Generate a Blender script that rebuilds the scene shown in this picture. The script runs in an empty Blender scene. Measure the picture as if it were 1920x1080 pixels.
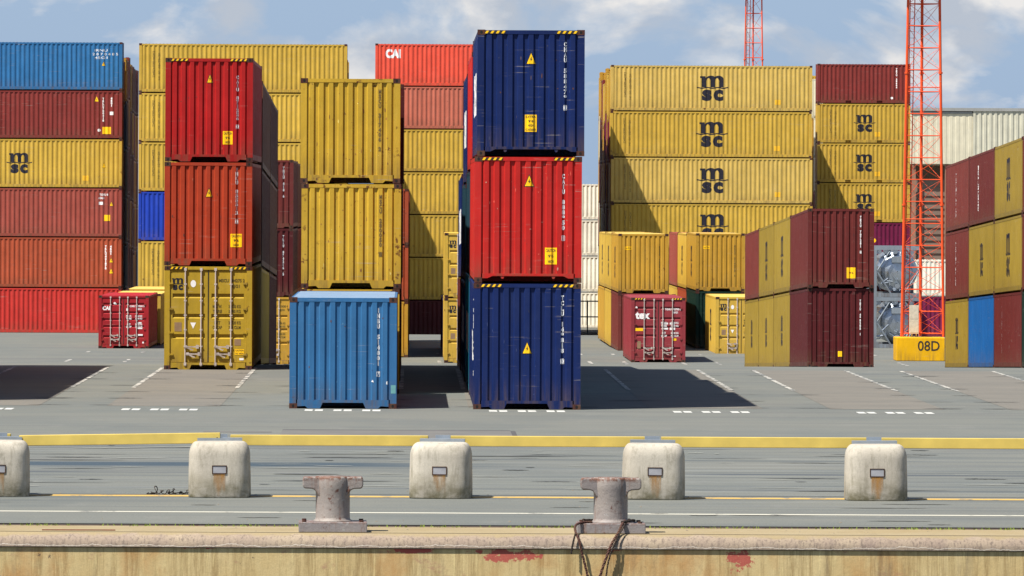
import bpy, bmesh, math, random
from mathutils import Vector, Matrix
random.seed(11)
sc = bpy.context.scene
COL = sc.collection

# ------------------------------------------------------------------ camera
F = 13500.0                       # focal length in pixels of a 1920 wide picture
CAMZ = 4.78
cam = bpy.data.cameras.new('camera'); cam_o = bpy.data.objects.new('camera', cam); COL.objects.link(cam_o)
cam.sensor_width = 36.0; cam.lens = F / 1920 * 36.0
cam.shift_x = 0.1; cam.shift_y = -(540 - 373) / 1920
cam.clip_start = 1.0; cam.clip_end = 9000
ROLL = 0.0047
cam_o.location = (0, 0, CAMZ); cam_o.rotation_euler = (math.pi / 2, -ROLL, 0)
sc.camera = cam_o

# ------------------------------------------------------------------ world, sun, exposure
TOSUN = Vector((-0.481, -0.38, 1.0)).normalized()
EL = math.asin(TOSUN.z); AZ = math.atan2(TOSUN.x, TOSUN.y)
w = bpy.data.worlds.new("World"); sc.world = w; w.use_nodes = True
nt = w.node_tree; N = nt.nodes; Lk = nt.links; N.clear()
out = N.new('ShaderNodeOutputWorld'); bg = N.new('ShaderNodeBackground')
sky = N.new('ShaderNodeTexSky'); sky.sky_type = 'NISHITA'; sky.sun_disc = False
sky.sun_elevation = EL; sky.sun_rotation = AZ % (2 * math.pi); sky.altitude = 0; sky.air_density = 1.0; sky.dust_density = 1.0; sky.ozone_density = 2.0
tc = N.new('ShaderNodeTexCoord')
mp = N.new('ShaderNodeMapping'); mp.inputs['Scale'].default_value = (30, 30, 50); mp.inputs['Location'].default_value = (5.1, 2.3, 0.6)
cn = N.new('ShaderNodeTexNoise'); cn.inputs['Scale'].default_value = 1.0; cn.inputs['Detail'].default_value = 9; cn.inputs['Roughness'].default_value = 0.56; cn.inputs['Distortion'].default_value = 0.35
cr = N.new('ShaderNodeValToRGB'); cr.color_ramp.elements[0].position = 0.45; cr.color_ramp.elements[1].position = 0.555
cr.color_ramp.elements[0].color = (0, 0, 0, 1); cr.color_ramp.elements[1].color = (1, 1, 1, 1)
cn2 = N.new('ShaderNodeTexNoise'); cn2.inputs['Scale'].default_value = 2.6; cn2.inputs['Detail'].default_value = 6
ccol = N.new('ShaderNodeMixRGB'); ccol.inputs[1].default_value = (4.6, 5.1, 5.9, 1); ccol.inputs[2].default_value = (7.9, 7.75, 7.6, 1)
tint = N.new('ShaderNodeMixRGB'); tint.blend_type = 'MIX'; tint.inputs[0].default_value = 0.8; tint.inputs[2].default_value = (3.3, 4.7, 6.9, 1)
mx = N.new('ShaderNodeMixRGB')
# haze-blue only low down: above about 25 degrees the plain sky takes over
sep = N.new('ShaderNodeSeparateXYZ'); mr = N.new('ShaderNodeMapRange'); mr.inputs['From Min'].default_value = 0.05; mr.inputs['From Max'].default_value = 0.4
mr.inputs['To Min'].default_value = 1.0; mr.inputs['To Max'].default_value = 0.0
fin = N.new('ShaderNodeMixRGB')
Lk.new(tc.outputs['Generated'], mp.inputs['Vector']); Lk.new(mp.outputs[0], cn.inputs['Vector']); Lk.new(mp.outputs[0], cn2.inputs['Vector'])
Lk.new(cn.outputs['Fac'], cr.inputs[0]); cr2 = N.new('ShaderNodeMapRange'); cr2.inputs[1].default_value = .42; cr2.inputs[2].default_value = .60; Lk.new(cn2.outputs['Fac'], cr2.inputs[0]); Lk.new(cr2.outputs[0], ccol.inputs[0])
Lk.new(sky.outputs[0], tint.inputs[1]); Lk.new(tint.outputs[0], mx.inputs[1]); Lk.new(ccol.outputs[0], mx.inputs[2]); Lk.new(cr.outputs[0], mx.inputs[0])
Lk.new(tc.outputs['Generated'], sep.inputs[0]); Lk.new(sep.outputs['Z'], mr.inputs['Value'])
Lk.new(mr.outputs[0], fin.inputs[0]); Lk.new(sky.outputs[0], fin.inputs[1]); Lk.new(mx.outputs[0], fin.inputs[2])
Lk.new(fin.outputs[0], bg.inputs['Color']); bg.inputs['Strength'].default_value = 0.055
Lk.new(bg.outputs[0], out.inputs['Surface'])
sun = bpy.data.lights.new('sun', 'SUN'); sun.energy = 4.3; sun.angle = math.radians(0.5); sun.color = (1.0, 0.955, 0.88)
sun_o = bpy.data.objects.new('sun', sun); COL.objects.link(sun_o); sun_o.rotation_euler = TOSUN.to_track_quat('Z', 'Y').to_euler(); sun_o.location = (0, 0, 60)
sc.view_settings.view_transform = 'Standard'; sc.view_settings.look = 'None'; sc.view_settings.exposure = 0.95; sc.view_settings.gamma = 1.0

# ------------------------------------------------------------------ measuring helpers
def unroll(px, py):
    dx, dy = px - 768, py - 373
    return dx + dy * ROLL, dy - dx * ROLL
def wx(px, py, s): return unroll(px, py)[0] / s
def wz(px, py, s): return CAMZ - unroll(px, py)[1] / s
def gd(px, py): return CAMZ * F / unroll(px, py)[1]      # distance of a point of the level quay

GP = [(100, 0), (203, 0), (212, -.12), (265, -1.33), (314, -2.5), (350, -2.56), (367, -2.7), (400, -2.78), (424, -3.2), (444, -3.75), (3000, -3.75)]
def gz(d):
    for (a, za), (b, zb) in zip(GP, GP[1:]):
        if d <= b: return za + (zb - za) * (d - a) / (b - a)
    return GP[-1][1]

# ------------------------------------------------------------------ materials
def lin(r, g, b):
    f = lambda c: (c / 255 / 12.92) if c / 255 <= .04045 else ((c / 255 + .055) / 1.055) ** 2.4
    return (f(r), f(g), f(b), 1)
MATS = {}
def _n(nt, t, **kw):
    n = nt.nodes.new(t)
    for k, v in kw.items():
        if k in n.inputs: n.inputs[k].default_value = v
        else: setattr(n, k, v)
    return n
def paint(name, rgb, wear=0.3, rough=0.5, metal=0.0, rust=(88, 44, 26), fade=0.5):
    """painted steel: uneven fading, run-down streaks, rust spots and scratches"""
    if name in MATS: return MATS[name]
    m = bpy.data.materials.new(name); m.use_nodes = True; nt = m.node_tree; L = nt.links
    b = nt.nodes['Principled BSDF']; b.inputs['Roughness'].default_value = rough; b.inputs['Metallic'].default_value = metal
    if 'Specular IOR Level' in b.inputs: b.inputs['Specular IOR Level'].default_value = 0.2
    tc = _n(nt, 'ShaderNodeTexCoord'); oi = _n(nt, 'ShaderNodeObjectInfo')
    sc_ = _n(nt, 'ShaderNodeVectorMath', operation='SCALE'); sc_.inputs['Scale'].default_value = 61.0
    cx = _n(nt, 'ShaderNodeCombineXYZ'); [L.new(oi.outputs['Random'], cx.inputs[i]) for i in range(3)]
    L.new(cx.outputs[0], sc_.inputs[0]); ad = _n(nt, 'ShaderNodeVectorMath', operation='ADD')
    L.new(tc.outputs['Object'], ad.inputs[0]); L.new(sc_.outputs[0], ad.inputs[1]); V = ad.outputs[0]
    n1 = _n(nt, 'ShaderNodeTexNoise', Scale=0.9, Detail=5.0, Roughness=0.6); L.new(V, n1.inputs['Vector'])
    mp = _n(nt, 'ShaderNodeMapping'); mp.inputs['Scale'].default_value = (9, 9, 0.7); L.new(V, mp.inputs['Vector'])
    n2 = _n(nt, 'ShaderNodeTexNoise', Scale=1.0, Detail=5.0, Roughness=0.6); L.new(mp.outputs[0], n2.inputs['Vector'])
    n3 = _n(nt, 'ShaderNodeTexNoise', Scale=3.3, Detail=9.0, Roughness=0.66); L.new(V, n3.inputs['Vector'])
    n4 = _n(nt, 'ShaderNodeTexNoise', Scale=1.0, Detail=7.0, Roughness=0.7)
    mp4 = _n(nt, 'ShaderNodeMapping'); mp4.inputs['Scale'].default_value = (2.2, 2.2, 0.9); L.new(V, mp4.inputs['Vector']); L.new(mp4.outputs[0], n4.inputs['Vector'])
    def rng(src, a, b_, c, d):
        r = _n(nt, 'ShaderNodeMapRange'); r.inputs[1].default_value = a; r.inputs[2].default_value = b_; r.inputs[3].default_value = c; r.inputs[4].default_value = d
        L.new(src, r.inputs[0]); return r.outputs[0]
    def mul(a, b_):
        q = _n(nt, 'ShaderNodeMath', operation='MULTIPLY'); L.new(a, q.inputs[0]); L.new(b_, q.inputs[1]); return q.outputs[0]
    v = mul(rng(n1.outputs['Fac'], .3, .7, 1 - .22 * fade, 1 + .16 * fade), rng(n2.outputs['Fac'], .3, .7, 1 - .22 * fade, 1 + .12 * fade))
    v = mul(v, rng(oi.outputs['Random'], 0, 1, 1 - .14 * fade, 1 + .1 * fade))
    cm = _n(nt, 'ShaderNodeVectorMath', operation='SCALE'); cm.inputs[0].default_value = lin(*rgb)[:3]; L.new(v, cm.inputs['Scale'])
    # chalky fading
    mc = _n(nt, 'ShaderNodeMixRGB'); L.new(rng(n4.outputs['Fac'], .52, .75, 0, .30 * fade), mc.inputs[0]); L.new(cm.outputs[0], mc.inputs[1])
    g = sum(rgb) / 3; mc.inputs[2].default_value = lin(min(255, rgb[0] * .6 + g * .5 + 18), min(255, rgb[1] * .6 + g * .5 + 18), min(255, rgb[2] * .6 + g * .5 + 18))
    t = 0.735 - 0.2 * wear
    mr_ = _n(nt, 'ShaderNodeMixRGB'); L.new(mul(rng(n3.outputs['Fac'], t, t + .035, 0, .9), rng(n4.outputs['Fac'], .42, .55, 0.1, 1)), mr_.inputs[0])
    L.new(mc.outputs[0], mr_.inputs[1]); mr_.inputs[2].default_value = lin(*rust)
    # rusty runs
    ms = _n(nt, 'ShaderNodeMixRGB'); t2 = .73 - .14 * wear
    L.new(rng(n2.outputs['Fac'], t2, t2 + .12, 0, .55 * min(1, wear * 2)), ms.inputs[0]); L.new(mr_.outputs[0], ms.inputs[1]); ms.inputs[2].default_value = lin(*[c * .7 + 25 for c in rust])
    # long scuffs and dust
    mp5 = _n(nt, 'ShaderNodeMapping'); mp5.inputs['Scale'].default_value = (.9, .9, 26); mp5.inputs['Rotation'].default_value = (.0, .12, .0); L.new(V, mp5.inputs['Vector'])
    n5 = _n(nt, 'ShaderNodeTexNoise', Scale=1.0, Detail=4.0, Roughness=0.6); L.new(mp5.outputs[0], n5.inputs['Vector'])
    n6 = _n(nt, 'ShaderNodeTexNoise', Scale=.8, Detail=6.0, Roughness=0.7); L.new(V, n6.inputs['Vector'])
    m5 = _n(nt, 'ShaderNodeMixRGB'); L.new(mul(rng(n5.outputs['Fac'], .62, .68, 0, .42), rng(n6.outputs['Fac'], .5, .6, 0, 1)), m5.inputs[0]); L.new(ms.outputs[0], m5.inputs[1]); m5.inputs[2].default_value = lin(168, 158, 146)
    sz = _n(nt, 'ShaderNodeSeparateXYZ'); L.new(tc.outputs['Object'], sz.inputs[0])
    m6 = _n(nt, 'ShaderNodeMixRGB'); L.new(mul(rng(sz.outputs['Z'], .15, .75, .5, 0.0), rng(n2.outputs['Fac'], .42, .62, 0, 1)), m6.inputs[0]); L.new(m5.outputs[0], m6.inputs[1]); m6.inputs[2].default_value = lin(92, 74, 56)
    L.new(m6.outputs[0], b.inputs['Base Color'])
    bp = _n(nt, 'ShaderNodeBump', Strength=0.5, Distance=0.035); L.new(n1.outputs['Fac'], bp.inputs['Height']); L.new(bp.outputs[0], b.inputs['Normal'])
    L.new(rng(n3.outputs['Fac'], .3, .7, rough - .08, rough + .15), b.inputs['Roughness'])
    MATS[name] = m; return m
def plain(name, rgb, rough=0.6, metal=0.0, var=0.12, scale=8.0):
    if name in MATS: return MATS[name]
    m = bpy.data.materials.new(name); m.use_nodes = True; nt = m.node_tree; L = nt.links
    b = nt.nodes['Principled BSDF']; b.inputs['Roughness'].default_value = rough; b.inputs['Metallic'].default_value = metal
    tc = _n(nt, 'ShaderNodeTexCoord'); n = _n(nt, 'ShaderNodeTexNoise', Scale=scale, Detail=6.0); L.new(tc.outputs['Object'], n.inputs['Vector'])
    r = _n(nt, 'ShaderNodeMapRange'); r.inputs[1].default_value = .3; r.inputs[2].default_value = .7; r.inputs[3].default_value = 1 - var; r.inputs[4].default_value = 1 + var
    L.new(n.outputs['Fac'], r.inputs[0]); s = _n(nt, 'ShaderNodeVectorMath', operation='SCALE'); s.inputs[0].default_value = lin(*rgb)[:3]
    L.new(r.outputs[0], s.inputs['Scale']); L.new(s.outputs[0], b.inputs['Base Color']); MATS[name] = m; return m

PAL = {  # name: (rgb, wear)
    'yellow': ((196, 160, 64), .32), 'old_yellow': ((192, 156, 50), .46), 'door_yellow': ((176, 146, 44), .35), 'ochre': ((182, 140, 50), .45),
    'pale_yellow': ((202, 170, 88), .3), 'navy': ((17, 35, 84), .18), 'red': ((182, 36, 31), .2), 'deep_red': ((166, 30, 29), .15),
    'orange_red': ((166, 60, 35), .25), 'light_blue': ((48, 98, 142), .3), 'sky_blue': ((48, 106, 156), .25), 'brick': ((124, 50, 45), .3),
    'salmon': ((150, 72, 60), .3), 'rust_orange': ((160, 74, 48), .3), 'bright_red': ((190, 54, 47), .15), 'coral': ((220, 82, 62), .15),
    'faded_pink': ((186, 104, 84), .35), 'maroon': ((98, 40, 37), .35), 'dark_maroon': ((78, 27, 29), .3), 'wine': ((110, 50, 45), .35), 'brown': ((104, 60, 44), .5),
    'royal_blue': ((34, 64, 170), .15), 'cyan': ((34, 134, 160), .2), 'pale_blue': ((112, 136, 160), .3), 'dim_lit_yellow': ((144, 120, 46), .4), 'teal': ((30, 60, 72), .3), 'dark_green': ((20, 46, 38), .25), 'mid_blue': ((26, 88, 150), .3),  # the dull yellow here is yellow with dim side light painted in
    'white': ((240, 234, 216), .2), 'cream': ((206, 200, 174), .2), 'purple': ((112, 30, 66), .2), 'grey': ((120, 122, 124), .3), 'tex_red': ((140, 54, 60), .25), 'door_red': ((154, 34, 40), .25)}
WORDS = {'dim_lit_yellow': 'dim-painted yellow', 'old_yellow': 'weathered yellow', 'door_yellow': 'yellow', 'ochre': 'ochre yellow', 'pale_yellow': 'pale yellow', 'navy': 'navy blue', 'deep_red': 'deep red',
         'orange_red': 'orange-red', 'light_blue': 'light blue', 'sky_blue': 'sky blue', 'brick': 'brick red', 'rust_orange': 'rusty orange', 'bright_red': 'bright red',
         'faded_pink': 'faded pink', 'dark_maroon': 'dark maroon', 'wine': 'wine red', 'royal_blue': 'royal blue', 'dark_green': 'dark green', 'mid_blue': 'mid blue', 'tex_red': 'wine red', 'door_red': 'red'}
def pm(c, extra=0.0): return paint(c + ('_paint' if not extra else '_frame_paint'), PAL[c][0], PAL[c][1] + extra)
M_casting = paint('rusty_casting', (74, 42, 36), .6)
M_dark = plain('black_void', (10, 10, 11), .9)
M_white = plain('white_lettering', (236, 234, 232), .5, var=.06)
M_black = plain('black_lettering', (26, 24, 38), .5, var=.06)
M_faint = plain('faded_lettering', (104, 82, 36), .6, var=.1)
M_sign = plain('yellow_sign', (250, 196, 10), .4, var=.05)
M_rod = paint('galvanised_rod', (196, 184, 176), .45, rough=.45)
M_gasket = plain('gasket', (40, 34, 28), .7)
M_deck = plain('floor_timber', (70, 52, 40), .8)

# ------------------------------------------------------------------ mesh helpers
class MB:
    def __init__(s): s.v = []; s.f = []; s.m = []
    def face(s, pts, m=0):
        i = len(s.v); s.v += [tuple(p) for p in pts]; s.f.append(tuple(range(i, i + len(pts)))); s.m.append(m)
    def box(s, x0, x1, y0, y1, z0, z1, m=0):
        i = len(s.v)
        s.v += [(x0, y0, z0), (x1, y0, z0), (x1, y1, z0), (x0, y1, z0), (x0, y0, z1), (x1, y0, z1), (x1, y1, z1), (x0, y1, z1)]
        for q in ((0, 3, 2, 1), (4, 5, 6, 7), (0, 1, 5, 4), (1, 2, 6, 5), (2, 3, 7, 6), (3, 0, 4, 7)):
            s.f.append(tuple(i + k for k in q)); s.m.append(m)
    def prism_y(s, poly, y0, y1, m=0):
        """polygon in (x, z) counter-clockwise seen from -Y, extruded along Y"""
        n = len(poly); i = len(s.v)
        s.v += [(x, y0, z) for x, z in poly] + [(x, y1, z) for x, z in poly]
        s.f.append(tuple(i + k for k in range(n))); s.m.append(m)
        s.f.append(tuple(i + n + k for k in reversed(range(n)))); s.m.append(m)
        for k in range(n):
            j = (k + 1) % n; s.f.append((i + j, i + k, i + n + k, i + n + j)); s.m.append(m)
    def prism_x(s, poly, x0, x1, m=0):
        """polygon in (y, z) extruded along X"""
        n = len(poly); i = len(s.v)
        s.v += [(x0, y, z) for y, z in poly] + [(x1, y, z) for y, z in poly]
        s.f.append(tuple(i + k for k in reversed(range(n)))); s.m.append(m)
        s.f.append(tuple(i + n + k for k in range(n))); s.m.append(m)
        for k in range(n):
            j = (k + 1) % n; s.f.append((i + k, i + j, i + n + j, i + n + k)); s.m.append(m)
    def tube(s, a, b, r, n=8, m=0, r2=None):
        a, b = Vector(a), Vector(b); d = (b - a); q = d.normalized().to_track_quat('Z', 'Y'); i = len(s.v); r2 = r if r2 is None else r2
        for p, rr in ((a, r), (b, r2)):
            for k in range(n):
                t = 2 * math.pi * k / n; s.v.append(tuple(p + q @ Vector((rr * math.cos(t), rr * math.sin(t), 0))))
        for k in range(n):
            j = (k + 1) % n; s.f.append((i + k, i + j, i + n + j, i + n + k)); s.m.append(m)
        s.f.append(tuple(i + k for k in reversed(range(n)))); s.m.append(m); s.f.append(tuple(i + n + k for k in range(n))); s.m.append(m)
    def lathe(s, prof, cx=0, cy=0, n=32, m=0):
        i = len(s.v)
        for r, z in prof:
            for k in range(n):
                t = 2 * math.pi * k / n; s.v.append((cx + r * math.cos(t), cy + r * math.sin(t), z))
        for a in range(len(prof) - 1):
            for k in range(n):
                j = (k + 1) % n; s.f.append((i + a * n + k, i + a * n + j, i + (a + 1) * n + j, i + (a + 1) * n + k)); s.m.append(m)
        s.f.append(tuple(i + (len(prof) - 1) * n + k for k in range(n))); s.m.append(m)
        s.f.append(tuple(i + k for k in reversed(range(n)))); s.m.append(m)
    def mesh(s, name, smooth=False):
        me = bpy.data.meshes.new(name); me.from_pydata(s.v, [], s.f); me.polygons.foreach_set('material_index', s.m)
        if smooth: me.polygons.foreach_set('use_smooth', [True] * len(s.f))
        me.update(); return me
def link(name, me, mats, parent=None, loc=(0, 0, 0), rot=(0, 0, 0), label=None):
    """one mesh object; materials sit on the object so copies may share mesh data"""
    o = bpy.data.objects.new(name, me); COL.objects.link(o)
    if not isinstance(mats, (list, tuple)): mats = [mats]
    while len(me.materials) < len(mats): me.materials.append(None)
    for i, m in enumerate(mats): o.material_slots[i].link = 'OBJECT'; o.material_slots[i].material = m
    o.parent = parent; o.location = loc; o.rotation_euler = rot
    if label: o['label'] = label
    return o
def thing(name, label, cat, loc=(0, 0, 0), rot=(0, 0, 0), group=None):
    o = bpy.data.objects.new(name, None); COL.objects.link(o); o.empty_display_size = .3
    o.location = loc; o.rotation_euler = rot; o['label'] = label; o['category'] = cat
    if group: o['group'] = group
    return o
def tag(o, label, cat, group=None):
    o['label'] = label; o['category'] = cat
    if group: o['group'] = group
    return o
def struct(o, kind='structure'): o['kind'] = kind; return o

# ------------------------------------------------------------------ corrugation
WD = 2.438
def prof_points(u0, u1, n, outer, slope, d0, d1):
    """trapezoid corrugation from u0 to u1: list of (u, depth); begins and ends in an inner flat"""
    p = (u1 - u0) / n; inner = p - outer - 2 * slope; pts = [(u0, d1)]; u = u0 + inner / 2
    for i in range(n):
        pts += [(u, d1), (u + slope, d0), (u + slope + outer, d0), (u + 2 * slope + outer, d1)]; u += p
    pts.append((u1, d1)); return pts
def prof_at(pts, u):
    if u <= pts[0][0]: return pts[0][1]
    for (a, da), (b, db) in zip(pts, pts[1:]):
        if u <= b: return da if b - a < 1e-6 else da + (db - da) * (u - a) / (b - a)
    return pts[-1][1]
END = prof_points(-1.07, 1.07, 9, .105, .03, .005, .043)
def side_prof(L):
    return prof_points(.15, L - .15, int(round((L - .3) / .278)), .085, .055, .006, .042)

# ------------------------------------------------------------------ lettering
TXT = {}
def glyphs(s, bold=0.02):
    k = (s, bold)
    if k in TXT: return TXT[k]
    c = bpy.data.curves.new('t', 'FONT'); c.body = s; c.offset = bold; c.resolution_u = 3
    o = bpy.data.objects.new('t', c); me = o.to_mesh(); v = [(p.co.x, p.co.y) for p in me.vertices]; f = [tuple(p.vertices) for p in me.polygons]
    o.to_mesh_clear(); bpy.data.objects.remove(o); bpy.data.curves.remove(c)
    x0 = min(a for a, _ in v); x1 = max(a for a, _ in v); y0 = min(b for _, b in v); y1 = max(b for _, b in v)
    TXT[k] = (v, f, x0, x1, y0, y1); return TXT[k]
class Flat:
    """flat artwork in (u, v), u to the right and v up"""
    def __init__(s): s.v = []; s.f = []; s.m = []
    def poly(s, pts, m=0): i = len(s.v); s.v += list(pts); s.f.append(tuple(range(i, i + len(pts)))); s.m.append(m)
    def rect(s, a, b, c, d, m=0): s.poly([(a, c), (b, c), (b, d), (a, d)], m)
    def text(s, t, cu, cv, h, w=None, bold=.02, m=0):
        if not t.strip(): return
        v, f, x0, x1, y0, y1 = glyphs(t, bold); sy = h / (y1 - y0); sx = sy if w is None else w / (x1 - x0); i = len(s.v)
        s.v += [(cu + (a - (x0 + x1) / 2) * sx, cv + (b - (y0 + y1) / 2) * sy) for a, b in v]
        for q in f: s.f.append(tuple(i + k for k in q)); s.m.append(m)
    def vert(s, t, cu, top, ch, cw, pitch, bold=.03, m=0):
        for i, c in enumerate(t):
            if c == '|': s.rect(cu - cw * .12, cu + cw * .12, top - i * pitch - ch, top - i * pitch, m)
            elif c in '1I': s.text(c, cu, top - i * pitch - ch / 2, ch, cw * .4, bold, m)
            elif c != ' ': s.text(c, cu, top - i * pitch - ch / 2, ch, cw, bold, m)
    def triangle(s, cu, v0, w, h, m=0): s.poly([(cu - w / 2, v0), (cu + w / 2, v0), (cu, v0 + h)], m)
    def disc(s, cu, cv, rx, ry, m=0): s.poly([(cu + rx * math.cos(k * .3927), cv + ry * math.sin(k * .3927)) for k in range(16)], m)
    def msc(s, cu, cv, h, m=0):
        """heavy m over a wavy line over sc"""
        k = h
        def top(x):
            y = .44 if x < -.26 else .33
            for c, r in ((-.06, .20), (.22, .185)):
                if abs(x - c) < r: y = max(y, .32 + .14 * math.sqrt(1 - ((x - c) / r) ** 2))
            return y if x < .39 else min(y, .36)
        def bot(x):
            for c in (-.15, .165):
                if abs(x - c) < .075: return .24 + .13 * math.sqrt(1 - ((x - c) / .075) ** 2)
            return .23
        xs = [-.46] + [-.40 + .8 * i / 48 for i in range(49)]
        for x0, x1 in zip(xs[1:], xs[2:]): s.poly([(cu + x0 * k, cv + bot(x0) * k), (cu + x1 * k, cv + bot(x1) * k), (cu + x1 * k, cv + top(x1) * k), (cu + x0 * k, cv + top(x0) * k)], m)
        for x0, x1 in ((-.40, -.225), (-.075, .09), (.24, .40)): s.rect(cu + x0 * k, cu + x1 * k, cv + .035 * k, cv + .235 * k, m)
        s.rect(cu - .46 * k, cu - .40 * k, cv + .37 * k, cv + .44 * k, m)
        a = []; b = []
        for i in range(25):
            t = i / 24; u = cu + (t - .5) * 1.16 * k; y = cv + .012 * k + .016 * k * math.cos(t * 2 * math.pi * 3); a.append((u, y - .02 * k)); b.append((u, y + .02 * k))
        for i in range(24): s.poly([a[i], a[i + 1], b[i + 1], b[i]], m)
        s.text('s', cu - .205 * k, cv - .26 * k, .42 * k, .36 * k, .055, m); s.text('c', cu + .215 * k, cv - .26 * k, .42 * k, .36 * k, .055, m)
def lay(name, fl, mats, parent, P=None, wall='front', L=0, y=0.0, label=None, lift=.004):
    """put artwork on a wall: cut at every crease of the corrugation and bend into it"""
    bm = bmesh.new(); vs = [bm.verts.new((a, 0, b)) for a, b in fl.v]
    for q, mi in zip(fl.f, fl.m):
        try: bm.faces.new([vs[k] for k in q]).material_index = mi
        except ValueError: pass
    if P:
        lo = min(a for a, _ in fl.v); hi = max(a for a, _ in fl.v)
        for u in sorted({p[0] for p in P}):
            if lo < u < hi: bmesh.ops.bisect_plane(bm, geom=bm.verts[:] + bm.edges[:] + bm.faces[:], plane_co=(u, 0, 0), plane_no=(1, 0, 0), dist=1e-5)
    for v in bm.verts:
        d = (prof_at(P, v.co.x) if P else y) - lift
        if wall == 'front': v.co = Vector((v.co.x, d, v.co.z))
        else: v.co = Vector((-WD / 2 + d, L - v.co.x, v.co.z))
    me = bpy.data.meshes.new(name); bm.to_mesh(me); bm.free()
    return link(name, me, mats, parent, label=label)

# ------------------------------------------------------------------ container parts (cached meshes)
CACHE = {}
def cached(key, fn):
    if key not in CACHE: CACHE[key] = fn()
    return CACHE[key]
def sill(m, x, y0, y1, H, style):
    if style == 'tunnel':       # end sill with a gooseneck recess and cut-outs beside the castings
        m.prism_y([(-1.04, .12), (-1.04, .05), (-.86, .06), (-.80, .005), (-.52, .005), (-.46, .135), (.46, .135), (.52, .005), (.80, .005), (.86, .06), (1.04, .05), (1.04, .12), (1.04, .20), (-1.04, .20)], y0, y1)
    else:
        m.prism_y([(-1.04, .10), (-.92, .10), (-.80, .155), (.80, .155), (.92, .10), (1.04, .10), (1.04, .21), (-1.04, .21)], y0, y1)
        for s in (-.58, .58): m.prism_y([(s - .02, .09), (s + .02, .09), (s + .05, .154), (s - .05, .154)], y0 + .01, y1 - .01)
def castings_into(m, H, L, front, back):
    x, y, z = .178, .165, .118; W = WD / 2 + .003
    for sx in (-1, 1):
        for y0 in ([-.003] if front else []) + ([L - y + .003] if back else []):
            for z0 in (0, H - z): a, b = sorted((sx * W, sx * (W - x))); m.box(a, b, y0, y0 + y, z0, z0 + z, 1)
def frame_mesh(H, L, style, pockets, near):
    m = MB(); W = WD / 2
    for sx in (-1, 1):
        for y0 in (0, L - .16):
            a, b = sorted((sx * W, sx * (W - .15))); m.box(a, b, y0, y0 + .16, .119, H - .119)
        a, b = sorted((sx * (W - .004), sx * (W - .07))); m.box(a, b, .161, L - .161, H - .115, H - .03)      # top side rail
        a, b = sorted((sx * (W - .003), sx * (W - .05)))
        if pockets:
            cuts = [(.18, L / 2 - 1.2), (L / 2 - .84, L / 2 + .84), (L / 2 + 1.2, L - .18)]
            for c0, c1 in cuts: m.box(a, b, c0, c1, .03, .18)
            m.box(a, b, .161, L - .161, .18, .215)
        else: m.box(a, b, .161, L - .161, .045, .205)
    for y0, y1 in ((.0, .07), (L - .07, L)):
        m.box(-W + .15, W - .15, y0, y1, H - .10, H - .012); sill(m, 0, y0 + .002, y1 - .002, H, style)
    m.box(-W + .08, W - .08, .08, L - .08, .14, .17); m.box(-W + .10, W - .10, 1.2, L - 1.2, .02, .138)          # underside with cross members
    castings_into(m, H, L, not near, True)
    return m.mesh('frame')
def casting_mesh():
    m = MB(); x, y, z = .178, .165, .118
    m.box(0, x, 0, y, 0, z)
    ov = [(x / 2 + .03 * math.cos(t * math.pi / 5), .06 + .036 * math.sin(t * math.pi / 5)) for t in range(10)]
    m.prism_y(ov, -.002, .01, 1)
    oy = [(y / 2 + .036 * math.cos(t * math.pi / 5), .06 + .026 * math.sin(t * math.pi / 5)) for t in range(10)]
    m.prism_x(oy, -.002, .01, 1); m.prism_x(oy, x - .01, x + .002, 1)
    return m.mesh('corner_casting')
def all_castings_mesh(H, L):
    m = MB(); x, y, z = .178, .165, .118; W = WD / 2 + .003
    for sx in (-1, 1):
        for y0 in (-.003, L - y + .003):
            for z0 in (0, H - z): a, b = sorted((sx * W, sx * (W - x))); m.box(a, b, y0, y0 + y, z0, z0 + z)
    return m.mesh('corner_castings')
def end_mesh(H, y0=0, flip=False):
    m = MB(); zt, zb = H - .10, .20
    for (a, da), (b, db) in zip(END, END[1:]):
        if flip: m.face([(b, y0 - db, zb), (a, y0 - da, zb), (a, y0 - da, zt), (b, y0 - db, zt)])
        else: m.face([(a, da, zb), (b, db, zb), (b, db, zt), (a, da, zt)])
    return m.mesh('end_wall')
def side_mesh(H, L, right):
    P = side_prof(L); m = MB(); zt, zb = H - .112, .203; W = WD / 2
    for (a, da), (b, db) in zip(P, P[1:]):
        if right: m.face([(W - da, a, zb), (W - db, b, zb), (W - db, b, zt), (W - da, a, zt)])
        else: m.face([(-W + db, L - b, zb), (-W + da, L - a, zb), (-W + da, L - a, zt), (-W + db, L - b, zt)][::-1])
    return m.mesh('side_wall')
def roof_mesh(H, L):
    m = MB(); P = prof_points(.08, L - .08, int(L / .21), .09, .03, 0, .018); W = WD / 2 - .06
    for (a, da), (b, db) in zip(P, P[1:]):
        m.face([(-W, a, H - .02 - da), (W, a, H - .02 - da), (W, b, H - .02 - db), (-W, b, H - .02 - db)])
    return m.mesh('roof')
def leaf_mesh(H, grooves):
    """door leaf 1.06 m wide with pressed horizontal grooves, closed rim"""
    m = MB(); wl = 1.052; mg = .075; zb, zt = .21, H - .11; yo = .03; hh = zt - zb
    pr = [(zb, yo)]
    for c, gh in sorted(grooves):
        z = zb + c * hh; pr += [(z - gh / 2, yo), (z - gh / 2 + .045, yo + .05), (z + gh / 2 - .012, yo + .05), (z + gh / 2, yo)]
    pr.append((zt, yo))
    m.box(0, mg, yo, yo + .06, zb, zt); m.box(wl - mg, wl, yo, yo + .06, zb, zt)
    for (a, da), (b, db) in zip(pr, pr[1:]): m.face([(mg, da, a), (wl - mg, da, a), (wl - mg, db, b), (mg, db, b)])
    return m.mesh('door')
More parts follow.
